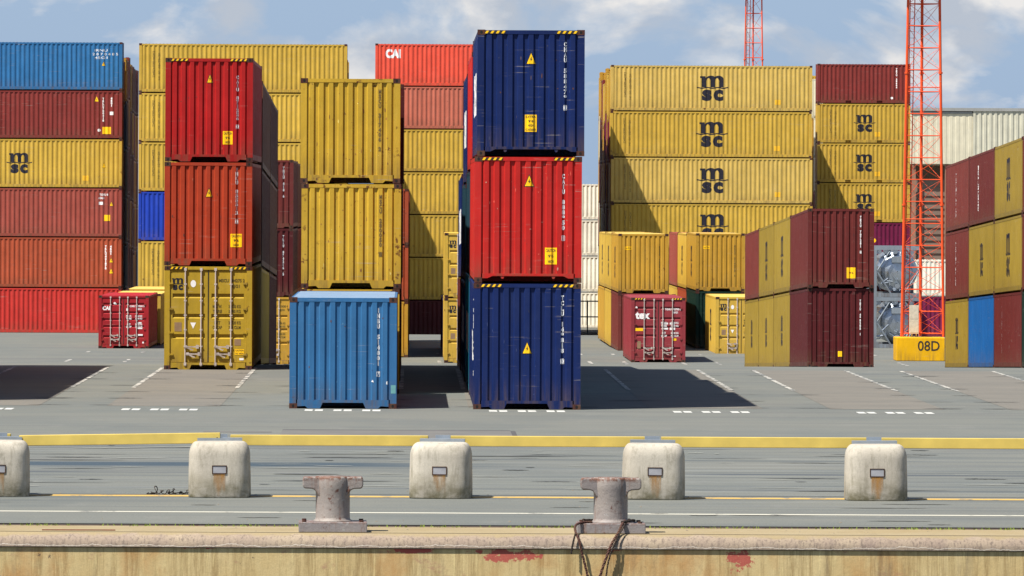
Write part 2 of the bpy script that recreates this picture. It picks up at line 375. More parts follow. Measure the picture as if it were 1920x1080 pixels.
def rod_mesh(H):
    m = MB(); m.tube((0, 0, .10), (0, 0, H - .05), .019, 8)
    for z in (.12, H - .13): m.box(-.035, .035, -.02, .02, z, z + .08)
    for f in (.22, .38, .52, .66, .82): z = H * f; m.box(-.04, .04, -.012, .03, z, z + .035)
    return m.mesh('lock_rod')
def handle_mesh():
    m = MB(); m.box(-.03, .36, -.035, -.015, 0, .035); m.box(.30, .38, -.04, .02, -.03, .07); m.box(-.02, .06, -.03, .02, -.02, .06)
    m.prism_y([(.05, -.02), (.2, -.09), (.24, -.06), (.08, .0)], -.03, -.015)
    return m.mesh('handle')
def hinge_mesh():
    m = MB(); m.box(-.07, .05, -.012, .025, 0, .045); m.tube((-.045, -.005, -.02), (-.045, -.005, .065), .016, 8); return m.mesh('hinge')
MSC_G = [(.72, .13), (.50, .13), (.28, .13)]
SIX_G = [(.86, .14), (.68, .13), (.53, .13), (.38, .13), (.16, .14)]

def container(label, color, X, d, z, H=2.896, L=12.192, front='wall', det=2, style='tunnel', rot=0.0, tilt=0.0, pockets=False, grooves=MSC_G,
              frame_color=None, group=None, roof_color=None, wear=0.0):
    """origin: middle of the bottom front edge; front end faces -Y; long side along +Y"""
    Hh = round(H - .012, 3)
    o = thing('shipping_container', label, 'container', (X, d, z), (tilt, 0, rot), group)
    mat = pm(color); fm = pm(frame_color or color, .22 if not frame_color else 0)
    link('frame', cached(('f', Hh, L, style, pockets, det >= 2), lambda: frame_mesh(Hh, L, style, pockets, det >= 2)), [fm, M_casting if det else fm], o)
    link('side_wall', cached(('l', Hh, L), lambda: side_mesh(Hh, L, False)), mat, o)
    link('side_wall', cached(('r', Hh, L), lambda: side_mesh(Hh, L, True)), mat, o)
    link('end_wall', cached(('eb', Hh, L), lambda: end_mesh(Hh, L, True)), mat, o)
    link('roof', cached(('ro', Hh, L), lambda: roof_mesh(Hh, L)), pm(roof_color or color), o)
    if front == 'wall': link('end_wall', cached(('e', Hh), lambda: end_mesh(Hh)), mat, o)
    else:
        fg = 'm' if grooves is MSC_G else 's'
        o['front'] = 1; del o['front']
        leaves = []
        for sx in (-1, 1):
            lf = link('door', cached(('lf', Hh, fg), lambda: leaf_mesh(Hh, grooves)), mat, o, loc=(-1.066 if sx < 0 else .014, 0, 0)); leaves.append(lf)
            if det >= 2:
                for u in ((.43, .87) if sx < 0 else (.19, .62)):
                    link('lock_rod', cached(('rod', Hh), lambda: rod_mesh(Hh)), M_rod, lf, loc=(u, -.004, 0))
                link('handle', cached('hd', handle_mesh), M_rod, lf, loc=((.43 if sx < 0 else .19), -.01, .62)); link('handle', cached('hd', handle_mesh), M_rod, lf, loc=((.48 if sx < 0 else .24), -.01, .42))
                for f in (.08, .32, .58, .86):
                    h = link('hinge', cached('hg', hinge_mesh), mat, lf, loc=((.04 if sx < 0 else 1.01), 0, .2 + f * (Hh - .35)))
                    if sx > 0: h.scale = (-1, 1, 1)
        link('gasket', cached(('gk', Hh), lambda: (lambda m: (m.box(-.013, .013, .02, .05, .215, Hh - .115), m)[1].mesh('gasket'))(MB())), M_gasket, o)
        o['_l'] = 0; del o['_l']
        container.leaves = leaves
    if det >= 2:
        for sx in (-1, 1):
            for z0 in (0, Hh - .118):
                c = link('corner_casting', cached('cc', casting_mesh), [M_casting, M_dark], o, loc=((-WD / 2 - .003) if sx < 0 else (WD / 2 + .003 - .178), -.003, z0))
    return o
def hazard(o, H):
    for c in (-.82, .82):
        f = Flat(); f.rect(c - .24, c + .24, H - .085, H - .025, 1)
        for i in range(4):
            u = c - .235 + i * .125; f.poly([(u, H - .085), (u + .055, H - .085), (u + .095, H - .025), (u + .04, H - .025)], 0)
        # stripes sit on a thin plate proud of the rail
        b = MB(); b.box(c - .24, c + .24, -.006, -.0005, H - .087, H - .023); link('hazard_plate', b.mesh('hazard_plate'), M_gasket, o)
        f2 = Flat()
        for i in range(4):
            u = c - .235 + i * .125; f2.poly([(u, H - .085), (u + .055, H - .085), (u + .095, H - .025), (u + .04, H - .025)], 0)
        lay('hazard_stripes', f2, [M_sign], o, None, y=-.006, lift=.002)
def warn(o, u, z, P=END, w=.19, h=.24, wall='front', L=0):
    f = Flat(); f.triangle(u, z - .015, w + .05, h + .05, 1); lay('warning_sign', f, [M_sign, M_gasket], o, P, wall, L, lift=.003)
    f = Flat(); f.triangle(u, z, w, h, 0); f.poly([(u - .01, z + .06), (u + .025, z + .11), (u + .002, z + .11), (u + .012, z + .17), (u - .022, z + .10), (u, z + .10)], 1)
    # the bolt is cut out of the same sheet, slightly above it
    g = Flat(); g.triangle(u, z, w, h, 0); lay('warning_sign', g, [M_sign], o, P, wall, L, lift=.006)
    g = Flat(); g.poly([(u - .014, z + .05), (u + .03, z + .115), (u + .004, z + .11), (u + .014, z + .17), (u - .026, z + .095), (u + .0, z + .10)]); lay('warning_symbol', g, [M_gasket], o, P, wall, L, lift=.009)
def plate(o, u, z, w, h, lines, P=END, wall='front', L=0, y=0.0):
    f = Flat(); f.rect(u - w / 2, u + w / 2, z, z + h); lay('caution_plate', f, [M_sign], o, P, wall, L, y, lift=.006)
    g = Flat(); n = len(lines)
    for i, t in enumerate(lines):
        if t: g.text(t, u, z + h * (1 - (i + .5) / n), h / n * .55, w * (.86 if len(t) > 4 else .45), .01)
    if g.v: lay('plate_lettering', g, [M_gasket], o, P, wall, L, y, lift=.009)
def code(o, text, u, top, ch=.115, cw=.062, pitch=None, mat=None, P=END, boxed=True, wall='front', L=0):
    f = Flat(); pitch = pitch or ch * 1.02; f.vert(text, u, top, ch * .93, cw, pitch, .06)
    if boxed:
        i = len(text) - 1; t = top - i * pitch; a, b = u - cw * .62, u + cw * .62; c, dd = t - ch * 1.0, t + ch * .05; e = .008
        f.rect(a, b, c, c + e); f.rect(a, b, dd - e, dd); f.rect(a, a + e, c, dd); f.rect(b - e, b, c, dd)
    return lay('identification_code', f, [mat or M_white], o, P, wall, L)
def door_marks(o, H, ident, size_, mat, logo=None, wl=1.052, left=(-1.066), right=.014, rows=None, txt2=True):
    lf, rt = container.leaves
    def on(leafobj, name, f, m, lift=.004): return lay(name, f, m, leafobj, None, y=.03, lift=lift)
    if logo == 'msc':
        f = Flat(); f.msc(.22, H - .50, .36); on(lf, 'logo', f, [M_black])
        f = Flat(); f.disc(.65, H - .49, .075, .10); on(lf, 'round_sticker', f, [M_white]); f = Flat(); f.poly([(.57, H * .455), (.73, H * .455), (.65, H * .395)]); on(lf, 'triangle_sticker', f, [M_white])
        f = Flat(); f.rect(.13, .33, H * .37, H * .37 + .25); on(lf, 'data_plate', f, [plain('data_plate', (140, 112, 84))])
    f = Flat(); f.text(ident, .64, H - .40 if logo else H - .52, .095, .72, .035); f.text(size_, .74, H - .555 if logo else H - .66, .09, .24, .035); on(rt, 'identification_code', f, [mat])
    if txt2:
        f = Flat()
        for i, (a, b) in enumerate((('M.G.W.', '32.500 KG'), ('TARE', '3.980 KG'), ('NET', '28.520 KG'), ('CU.CAP', '76.4 CU.M'))):
            zz = H * (.612 - .047 * i if i < 2 else .455 - .045 * (i - 2)); f.text(a, .24, zz, .09, .26 if i != 2 else .17, .035); f.text(b, .72, zz, .09, .34, .03)
        on(rt, 'weight_lettering', f, [mat])
    return on

# ------------------------------------------------------------------ ground
def ground_mat():
    m = bpy.data.materials.new('asphalt'); m.use_nodes = True; nt = m.node_tree; L = nt.links; b = nt.nodes['Principled BSDF']; b.inputs['Roughness'].default_value = .85
    tc = _n(nt, 'ShaderNodeTexCoord'); V = tc.outputs['Object']
    def noise(scale, det=5, ro=.55):
        mp = _n(nt, 'ShaderNodeMapping'); mp.inputs['Scale'].default_value = scale; L.new(V, mp.inputs['Vector']); n = _n(nt, 'ShaderNodeTexNoise', Scale=1.0, Detail=float(det), Roughness=ro); L.new(mp.outputs[0], n.inputs['Vector']); return n.outputs['Fac']
    def rng(src, a, b_, c, d):
        r = _n(nt, 'ShaderNodeMapRange'); r.inputs[1].default_value = a; r.inputs[2].default_value = b_; r.inputs[3].default_value = c; r.inputs[4].default_value = d; L.new(src, r.inputs[0]); return r.outputs[0]
    def math_(op, a, b_):
        q = _n(nt, 'ShaderNodeMath', operation=op)
        for i, s in enumerate((a, b_)):
            if isinstance(s, (int, float)): q.inputs[i].default_value = s
            else: L.new(s, q.inputs[i])
        return q.outputs[0]
    sp = _n(nt, 'ShaderNodeSeparateXYZ'); L.new(V, sp.inputs[0]); Y = sp.outputs['Y']; X = sp.outputs['X']
    def mixc(fac, a, b_):
        q = _n(nt, 'ShaderNodeMixRGB')
        for i, s in enumerate((fac, a, b_)):
            if isinstance(s, tuple): q.inputs[i].default_value = s
            elif isinstance(s, (int, float)): q.inputs[i].default_value = s
            else: L.new(s, q.inputs[i])
        return q.outputs[0]
    base = mixc(noise((.05, .12, 1)), (.120, .130, .114, 1), (.150, .146, .124, 1))
    base = mixc(rng(noise((.22, .16, 7), 6, .6), .44, .60, 0, .55), base, (.098, .108, .102, 1)); base = mixc(rng(noise((.9, .35, 2), 8, .72), .56, .64, 0, .35), base, (.17, .168, .15, 1))
    # worn travel strips along the quay: long streaks parallel to the water, strongest between 118 and 142 m
    st = noise((.035, 1.1, 1), 7, .65); band = rng(math_('ABSOLUTE', math_('SUBTRACT', Y, 128), 0), 12, 18, 1, .25)
    base = mixc(math_('MULTIPLY', rng(st, .51, .61, 0, .7), band), base, (.058, .070, .074, 1))
    st2 = noise((.09, 3.4, 3), 6, .65); base = mixc(math_('MULTIPLY', rng(st2, .55, .66, 0, .75), band), base, (.20, .21, .20, 1))
    st3 = noise((.03, .6, 9), 6, .6); base = mixc(rng(st3, .55, .7, 0, .5), base, (.083, .083, .085, 1))
    # dark blue-grey band parallel to the water, only on the left half of the quay
    rl = math_('MULTIPLY', rng(math_('ABSOLUTE', math_('SUBTRACT', Y, 129.3), 0), .7, 1.4, 1, 0), rng(X, -1, 3, .95, .0))
    base = mixc(math_('MULTIPLY', rl, rng(noise((.12, .8, 5)), .35, .5, .35, 1)), base, (.028, .048, .066, 1))
    rl2 = rng(math_('ABSOLUTE', math_('SUBTRACT', Y, 125.6), 0), .2, .5, 1, 0)
    base = mixc(math_('MULTIPLY', rl2, rng(noise((.1, .8, 15)), .5, .55, 0, .9)), base, (.05, .06, .07, 1))
    # stains
    base = mixc(rng(noise((.5, .35, 1), 7, .7), .62, .75, 0, .5), base, (.07, .07, .068, 1))
    sp2 = noise((3, 1.5, 1), 8, .7); base = mixc(rng(sp2, .68, .75, 0, .5), base, (.2, .2, .19, 1))
    fine = noise((30, 8, 1), 3); q = _n(nt, 'ShaderNodeVectorMath', operation='SCALE'); L.new(base, q.inputs[0]); L.new(rng(fine, .3, .7, .88, 1.1), q.inputs['Scale']); L.new(q.outputs[0], b.inputs['Base Color'])
    bp = _n(nt, 'ShaderNodeBump', Strength=.3, Distance=.01); L.new(fine, bp.inputs['Height']); L.new(bp.outputs[0], b.inputs['Normal'])
    return m
def concrete(name, c1, c2, stain, sc_=(1, 1, 1), rough=.9, streak=None, red=None, bump=.4, top=None, grime=None, chips=None, rnd=False):
    m = bpy.data.materials.new(name); m.use_nodes = True; nt = m.node_tree; L = nt.links; b = nt.nodes['Principled BSDF']; b.inputs['Roughness'].default_value = rough
    tc = _n(nt, 'ShaderNodeTexCoord'); V = tc.outputs['Object']; V0 = V
    if rnd:
        oi = _n(nt, 'ShaderNodeObjectInfo'); ad = _n(nt, 'ShaderNodeVectorMath', operation='ADD'); cx = _n(nt, 'ShaderNodeCombineXYZ'); ml = _n(nt, 'ShaderNodeMath', operation='MULTIPLY'); ml.inputs[1].default_value = 37
        L.new(oi.outputs['Random'], ml.inputs[0]); L.new(ml.outputs[0], cx.inputs[0]); L.new(ml.outputs[0], cx.inputs[1]); L.new(V, ad.inputs[0]); L.new(cx.outputs[0], ad.inputs[1]); V = ad.outputs[0]
    def noise(scale, det=6, ro=.62):
        mp = _n(nt, 'ShaderNodeMapping'); mp.inputs['Scale'].default_value = scale; L.new(V, mp.inputs['Vector']); n = _n(nt, 'ShaderNodeTexNoise', Scale=1.0, Detail=float(det), Roughness=ro); L.new(mp.outputs[0], n.inputs['Vector']); return n.outputs['Fac']
    def rng(src, a, b_, c, d):
        r = _n(nt, 'ShaderNodeMapRange'); r.inputs[1].default_value = a; r.inputs[2].default_value = b_; r.inputs[3].default_value = c; r.inputs[4].default_value = d; L.new(src, r.inputs[0]); return r.outputs[0]
    def mixc(fac, a, b_):
        q = _n(nt, 'ShaderNodeMixRGB')
        for i, s in enumerate((fac, a, b_)):
            if isinstance(s, tuple): q.inputs[i].default_value = s
            else: L.new(s, q.inputs[i])
        return q.outputs[0]
    s = sc_
    base = mixc(rng(noise((1.2 * s[0], 1.2 * s[1], 1.2 * s[2])), .3, .7, 0, 1), lin(*c1), lin(*c2))
    base = mixc(rng(noise((5 * s[0], 5 * s[1], 5 * s[2]), 8, .7), .55, .72, 0, .65), base, lin(*stain))
    if streak:
        base = mixc(rng(noise((11, 11, .55), 7, .7), .47, .62, 0, .8), base, lin(*streak)); base = mixc(rng(noise((22, 22, 1.2), 5, .6), .55, .7, 0, .6), base, lin(min(255, c2[0] + 30), min(255, c2[1] + 30), min(255, c2[2] + 20)))
        base = mixc(rng(noise((.7, .7, .5), 5, .6), .52, .66, 0, .7), base, lin(172, 120, 62))
        base = mixc(rng(noise((2.5, 2.5, 1.9), 9, .75), .635, .66, 0, .85), base, lin(74, 60, 54)); base = mixc(rng(noise((1.7, 1.7, .25), 8, .72), .56, .70, 0, .75), base, lin(112, 98, 76)); base = mixc(rng(noise((1.3, 1, 2.2), 7, .7), .60, .68, 0, .6), base, lin(150, 100, 88))
    if top:
        sp_ = _n(nt, 'ShaderNodeSeparateXYZ'); L.new(V, sp_.inputs[0])
        base = mixc(rng(noise((26, 26, 1.5), 5, .65), .5, .64, 0, .7), base, lin(*[c * .72 for c in c1]))
        zz = _n(nt, 'ShaderNodeMath', operation='ADD'); L.new(sp_.outputs['Z'], zz.inputs[0]); L.new(rng(noise((3, 3, 3), 5, .6), .3, .7, -.03, .03), zz.inputs[1])
        base = mixc(rng(zz.outputs[0], -.05, -.015, 0, 1), base, lin(*top))
        z2 = _n(nt, 'ShaderNodeMath', operation='ADD'); L.new(sp_.outputs['Z'], z2.inputs[0]); L.new(rng(noise((2.2, 1, 1), 7, .7), .3, .7, -.035, .035), z2.inputs[1])
        ab = _n(nt, 'ShaderNodeMath', operation='ABSOLUTE'); z3 = _n(nt, 'ShaderNodeMath', operation='ADD'); L.new(z2.outputs[0], z3.inputs[0]); z3.inputs[1].default_value = .178; L.new(z3.outputs[0], ab.inputs[0])
        base = mixc(rng(ab.outputs[0], .003, .007, .8, 0), base, lin(196, 186, 172))
        base = mixc(rng(noise((3.1, 3.1, 3.1), 8, .75), .66, .69, 0, .9), base, lin(72, 60, 60))
    if grime:
        sp_ = _n(nt, 'ShaderNodeSeparateXYZ'); L.new(V, sp_.inputs[0])
        base = mixc(rng(noise((14, 14, 2), 6, .65), .5, .7, 0, .6), base, lin(*stain))
        gg = _n(nt, 'ShaderNodeMath', operation='MULTIPLY'); L.new(rng(sp_.outputs['Z'], .0, .45, 1, 0), gg.inputs[0]); L.new(rng(noise((3.5, 3.5, 5), 6, .7), .35, .6, 0, .95), gg.inputs[1])
        base = mixc(gg.outputs[0], base, lin(*grime))
    if chips:
        base = mixc(rng(noise((5, 5, 5), 9, .75), .60, .63, 0, .95), base, lin(92, 54, 40))
        base = mixc(rng(noise((9, 9, 1.6), 6, .7), .56, .70, 0, .6), base, lin(116, 80, 58))
        base = mixc(rng(noise((6.3, 6.3, 7.7), 9, .75), .63, .65, 0, .9), base, lin(150, 150, 146))
        sp_ = _n(nt, 'ShaderNodeSeparateXYZ'); L.new(V, sp_.inputs[0]); gg = _n(nt, 'ShaderNodeMath', operation='MULTIPLY'); L.new(rng(sp_.outputs['Z'], chips - .05, chips, 0, 1), gg.inputs[0]); L.new(rng(noise((12, 12, 14), 8, .7), .45, .52, 0, 1), gg.inputs[1])
        base = mixc(gg.outputs[0], base, lin(104, 70, 54))
    if red:
        sep = _n(nt, 'ShaderNodeSeparateXYZ'); L.new(V, sep.inputs[0])
        for (rx, rz, ax, az) in red:
            def sq(o_, c, a):
                q = _n(nt, 'ShaderNodeMath', operation='SUBTRACT'); L.new(o_, q.inputs[0]); q.inputs[1].default_value = c
                r = _n(nt, 'ShaderNodeMath', operation='DIVIDE'); L.new(q.outputs[0], r.inputs[0]); r.inputs[1].default_value = a
                p = _n(nt, 'ShaderNodeMath', operation='POWER'); L.new(r.outputs[0], p.inputs[0]); p.inputs[1].default_value = 2; return p.outputs[0]
            a_ = _n(nt, 'ShaderNodeMath', operation='ADD'); L.new(sq(sep.outputs['X'], rx, ax), a_.inputs[0]); L.new(sq(sep.outputs['Z'], rz, az), a_.inputs[1])
            a2 = _n(nt, 'ShaderNodeMath', operation='ADD'); L.new(a_.outputs[0], a2.inputs[0]); L.new(rng(noise((7, 7, 9), 6, .7), .3, .7, -1.3, 1.3), a2.inputs[1])
            base = mixc(rng(a2.outputs[0], .55, .8, .9, 0), base, lin(168, 70, 64))
    fn = noise((60, 60, 60), 3); q = _n(nt, 'ShaderNodeVectorMath', operation='SCALE'); L.new(base, q.inputs[0]); L.new(rng(fn, .3, .7, .9, 1.08), q.inputs['Scale']); L.new(q.outputs[0], b.inputs['Base Color'])
    bp = _n(nt, 'ShaderNodeBump', Strength=bump, Distance=.02); L.new(noise((14, 14, 14), 8, .7), bp.inputs['Height']); L.new(bp.outputs[0], b.inputs['Normal'])
    return m
EDGE = 102.95
m = MB(); g0 = [d for d, _ in GP if d > EDGE]
ys = [105.6] + [y for y in (150, 200)] + g0 + [9000]; ys = sorted(set(ys))
for a, b_ in zip(ys, ys[1:]): m.face([(-700, a, gz(a)), (900, a, gz(a)), (900, b_, gz(b_)), (-700, b_, gz(b_))])
struct(link('ground', m.mesh('ground'), ground_mat()))
# quay apron, coping and wall
cop_m = concrete('coping_concrete', (138, 121, 108), (158, 142, 120), (108, 94, 88), (1.6, 1, 1), bump=.5, top=(144, 128, 96))
apr_m = concrete('apron_concrete', (142, 124, 88), (152, 138, 108), (112, 98, 76), (.5, .5, .5))
wall_m = concrete('quay_wall_concrete', (186, 160, 108), (202, 182, 134), (152, 130, 90), (1, 1, .5), streak=(144, 118, 74),
                  red=[(1.46, -.29, .50, .10), (.03, -.235, .34, .05), (4.73, -.37, .20, .20), (2.9, -.2, .3, .04), (-3.0, -.2, .4, .03)], bump=.25)
m = MB(); m.face([(-300, EDGE, .004), (300, EDGE, .004), (300, 104.8, .004), (-300, 104.8, .004)]); struct(link('quay_apron', m.mesh('quay_apron'), apr_m))
m = MB(); R = .2; pr = [(EDGE, .0)] + [(EDGE - R * math.sin(t * math.pi / 16), -.0 - R * (1 - math.cos(t * math.pi / 16))) for t in range(1, 9)] + [(EDGE - R, -.205), (EDGE - R + .05, -.215), (EDGE, -.215)]
m.prism_x(pr, -60, 60)
me = m.mesh('quay_coping'); 
for p in me.polygons: p.use_smooth = len(p.vertices) == 4 and abs(p.normal.x) < .5
struct(link('quay_coping', me, cop_m))
m = MB(); m.box(-300, 300, EDGE - R + .03, EDGE + 2.05, -4.2, -.216); m.box(-300, -40, EDGE - .1, EDGE + .01, -.21, .0); struct(link('quay_wall', m.mesh('quay_wall'), wall_m))
wm = bpy.data.materials.new('harbour_water'); wm.use_nodes = True; wb = wm.node_tree.nodes['Principled BSDF']; wb.inputs['Base Color'].default_value = (.02, .035, .035, 1); wb.inputs['Roughness'].default_value = .12
wn = _n(wm.node_tree, 'ShaderNodeTexNoise', Scale=1.5, Detail=6.0); wt = _n(wm.node_tree, 'ShaderNodeTexCoord'); wbp = _n(wm.node_tree, 'ShaderNodeBump', Strength=.6, Distance=.2)
wm.node_tree.links.new(wt.outputs['Object'], wn.inputs['Vector']); wm.node_tree.links.new(wn.outputs['Fac'], wbp.inputs['Height']); wm.node_tree.links.new(wbp.outputs[0], wb.inputs['Normal'])
m = MB(); m.face([(-700, -900, -3.2), (900, -900, -3.2), (900, EDGE + .5, -3.2), (-700, EDGE + .5, -3.2)]); struct(link('water', m.mesh('water'), wm))
# drain channel with a crane rail behind the apron
m = MB(); m.box(-300, 300, 104.8, 105.6, -.14, -.10); m.box(-300, 300, 105.59, 105.7, -.14, -.003); m.box(-300, 300, 104.7, 104.81, -.14, .002); rail_o = struct(link('rail_channel', m.mesh('rail_channel'), plain('channel_concrete', (30, 28, 26), .9, var=.4, scale=2)))
m = MB(); m.box(-300, 300, 105.2, 105.27, -.099, -.003); m.box(-300, 300, 105.14, 105.33, -.099, -.08); struct(link('crane_rail', m.mesh('crane_rail'), paint('rail_steel', (120, 104, 92), .6)))
# painted lines
y_line = plain('yellow_road_paint', (214, 178, 70), .7, var=.25, scale=1.5); w_line = plain('white_road_paint', (186, 186, 180), .7, var=.25, scale=4)
def worn(name, rgb, thr):
    m = bpy.data.materials.new(name); m.use_nodes = True; nt = m.node_tree; b = nt.nodes['Principled BSDF']; b.inputs['Roughness'].default_value = .75
    tc = _n(nt, 'ShaderNodeTexCoord'); mp = _n(nt, 'ShaderNodeMapping'); mp.inputs['Scale'].default_value = (2.2, 1.3, 1); n = _n(nt, 'ShaderNodeTexNoise', Scale=1.0, Detail=8.0, Roughness=.7)
    nt.links.new(tc.outputs['Object'], mp.inputs[0]); nt.links.new(mp.outputs[0], n.inputs['Vector']); cr = _n(nt, 'ShaderNodeMapRange'); cr.inputs[1].default_value = thr; cr.inputs[2].default_value = thr + .08
    nt.links.new(n.outputs['Fac'], cr.inputs[0]); mx = _n(nt, 'ShaderNodeMixRGB'); mx.inputs[1].default_value = lin(*rgb); mx.inputs[2].default_value = (.115, .118, .112, 1); nt.links.new(cr.outputs[0], mx.inputs[0]); nt.links.new(mx.outputs[0], b.inputs['Base Color']); return m
wornw = worn('worn_white_paint', (182, 178, 168), .45); worny = worn('worn_yellow_paint', (186, 152, 78), .53); wornl = worn('thin_white_paint', (188, 184, 168), .56)
SL = [-9.78, -5.62, -1.49, 2.67, 6.83, 10.98, 15.12, 19.27, 23.4]
def sheet(name, rects, mat, z=.004):
    m = MB()
    for x0, x1, y0, y1 in rects: m.face([(x0, y0, gz(y0) + z), (x1, y0, gz(y0) + z), (x1, y1, gz(y1) + z), (x0, y1, gz(y1) + z)])
    return struct(link(name, m.mesh(name), mat))
sheet('yellow_line', [(-40, 40, 115.2, 115.75)], worny)
sheet('white_line', [(-40, 40, 109.4, 109.7)], wornl)
sheet('lane_dashes', [(c + t + q - .09, c + t + q + .09, 161.9, 163.1) for c in SL for t in (-.65, 0, .65) for q in (-.115, .115)], w_line)
bay_m = concrete('bay_concrete', (100, 97, 90), (112, 107, 98), (84, 82, 78), (.25, .45, 1), rough=.9, bump=.2)
sheet('storage_bays', [(c - 1.3, c + 1.3, 165.2, 202.6) for c in SL] , bay_m)
sheet('bay_lines', [(c + s * 1.3 - .055, c + s * 1.3 + .055, 181.0, 202.6) for c in SL for s in (-1, 1)] , wornw, .008)
sheet('yard_lines', [(c + s * 1.3 - .08, c + s * 1.3 + .08, a, b_) for c in [-13.92] + SL[3:] for s in (-1, 1) for a, b_ in ((319, 325), (340, 343))], wornw, .006)
random.seed(3)
def blobs(name, items, mat, z):
    m = MB()
    for x, y, w_, h_ in items:
        up = []; lo = []; n = 14
        for i in range(n + 1):
            t = i / n; e = math.sin(math.pi * t) ** .6; up.append((x + (t - .5) * w_, y + h_ * .5 * e * random.uniform(.5, 1.1))); lo.append((x + (t - .5) * w_, y - h_ * .5 * e * random.uniform(.4, 1.1)))
        for i in range(n): m.face([(*lo[i], z), (*lo[i + 1], z), (*up[i + 1], z), (*up[i], z)])
    return struct(link(name, m.mesh(name), mat))
random.seed(17)
blobs('tar_streaks', [(random.uniform(-7.5, 10.5), random.choice([118.5, 120.5, 122, 124.2, 126.5, 128, 131.5, 133, 134.5, 136, 138.5]) + random.uniform(-.6, .6), random.uniform(.35, 1.6) ** 2, random.uniform(.10, .5)) for _ in range(46)], plain('tar_streak', (84, 86, 84), .8, var=.3, scale=1.5), .010)
blobs('pale_scuffs', [(random.uniform(-7.5, 10.5), random.uniform(117, 139), random.uniform(.3, 1.3) ** 2, random.uniform(.08, .25)) for _ in range(50)], plain('pale_scuff', (138, 138, 128), .8, var=.2, scale=1.5), .014)
blobs('quay_stains', [(random.uniform(-7, 9), random.uniform(106.3, 114), random.uniform(.3, 1.5), random.uniform(.1, .35)) for _ in range(14)], plain('quay_stain', (92, 92, 86), .9, var=.2), .007)
blobs('tyre_marks', [(c + q * 1.3 + random.uniform(-.3, .2), y + .2, random.uniform(.5, 1.4), random.uniform(.2, .45)) for c in SL for q in (-1, 1) for y in (165.6, 171.2, 176.9, 183.0, 189.5, 196.2) if random.random() < .9], plain('rubber_mark', (74, 73, 70), .9, var=.3, scale=2), .013)
sheet('asphalt_patch', [(-2.6, 2.1, 143.6, 148.5), (-4.2, -2.8, 146.9, 147.6)], plain('patch_asphalt', (98, 96, 92), .9, var=.12, scale=.8))
sheet('tar_seam', [(-2.6, 2.1, 148.5, 148.9), (-2.7, 2.3, 143.2, 143.5), (2.1, 2.2, 143.6, 148.5)], plain('tar_seam', (72, 70, 70), .9))

# weeds along the channel
m = MB(); random.seed(5)
for i in range(420):
    cl = random.choice([-7, -5.5, -3.9, -2.6, -1.2, .3, 1.9, 3.6, 4.9, 6.2, 7.4, 8.4]) + random.gauss(0, .35); x = cl; y = 104.76 + random.uniform(-.06, .08)
    h = random.uniform(.02, .055); dx = random.uniform(-.03, .03); wv = random.uniform(.006, .014)
    m.face([(x - wv, y, .002), (x + wv, y, .002), (x + dx, y + random.uniform(-.02, .02), h)])
struct(link('weeds', m.mesh('weeds'), plain('weed_green', (112, 128, 44), .8, var=.3, scale=3)), 'stuff')

# ------------------------------------------------------------------ stacks of containers
ORD = ['ground', 'second', 'third', 'fourth', 'fifth', 'sixth', 'seventh']
def tilt_at(d, L): return math.atan2(gz(d + L) - gz(d), L)
def wd(c): return WORDS.get(c, c)

# column B: navy / red / navy, nearest, middle of the picture
sB = 82.4; dB = F / sB; pB = 2.885
b1 = container('navy blue container on the ground under the red one in the tall middle stack', 'navy', 2.69, dB, 0, pB)
code(b1, 'TCLU 149818 0', .80, 2.60, .118, .066); warn(b1, 0.0, 1.28); hazard(b1, pB - .012)
b2 = container('bright red container between the two navy blue ones in the tall middle stack', 'red', 2.70, dB, pB, pB, style='raised')
code(b2, 'CAIU 888950 1', .80, 2.48, .115, .062); warn(b2, .02, 2.20); plate(b2, .52, .42, .27, .38, ['CAUTION', "9'6", 'HIGH']); hazard(b2, pB - .012)
b3 = container('navy blue container topmost of the tall middle stack, highest in the photo', 'navy', 2.75, dB, 2 * pB, pB, style='raised')
code(b3, 'CMAU 588479 0', .78, 2.60, .118, .062); warn(b3, 0.0, 2.10); plate(b3, .0, .55, .27, .39, ['EXTRA', "9'6", 'HIGH', 'CONTAINER']); hazard(b3, pB - .012)
P12 = side_prof(12.192)
f = Flat(); f.text('CMA CGM', 6.4, 1.45, 1.0, 6.0, .03); lay('logo', f, [M_white], b3, P12, 'side', 12.192)
f = Flat(); f.text('FLORENS', 6.4, 1.5, .6, 3, .02); f = Flat(); f.text('TCLU', 9.2, 1.4, .7, 2.6, .04); f.vert('TCLU149818', 11.2, 2.5, .16, .2, .18); lay('logo', f, [M_white], b1, P12, 'side', 12.192)
rowsB = [(176.3, ['cyan', 'teal', 'red'], [2.9, 2.6, 2.9]), (188.8, ['navy', 'teal', 'navy'], [2.6, 2.6, 2.88]), (201.3, ['maroon', 'navy'], [2.6, 2.9])]
for i, (d, cs, hs) in enumerate(rowsB):
    z = gz(d)
    for k, (c, h) in enumerate(zip(cs, hs)):
        t = tilt_at(d, 12.192) if d > 195 else 0
        o = container(f'{wd(c)} container {["directly", "two places", "three places"][i]} behind the tall navy stack, {["bottom", "middle", "top"][k]} level', c, 2.69 - .02 * i + .02 * k, d, z, h, det=1, tilt=t); z += h
        if c in ('navy', 'cyan'):
            f = Flat(); f.text('CMA CGM', 6.4, 1.45, 1.0, 6.2, .06); lay('logo', f, [M_white], o, P12, 'side', 12.192)

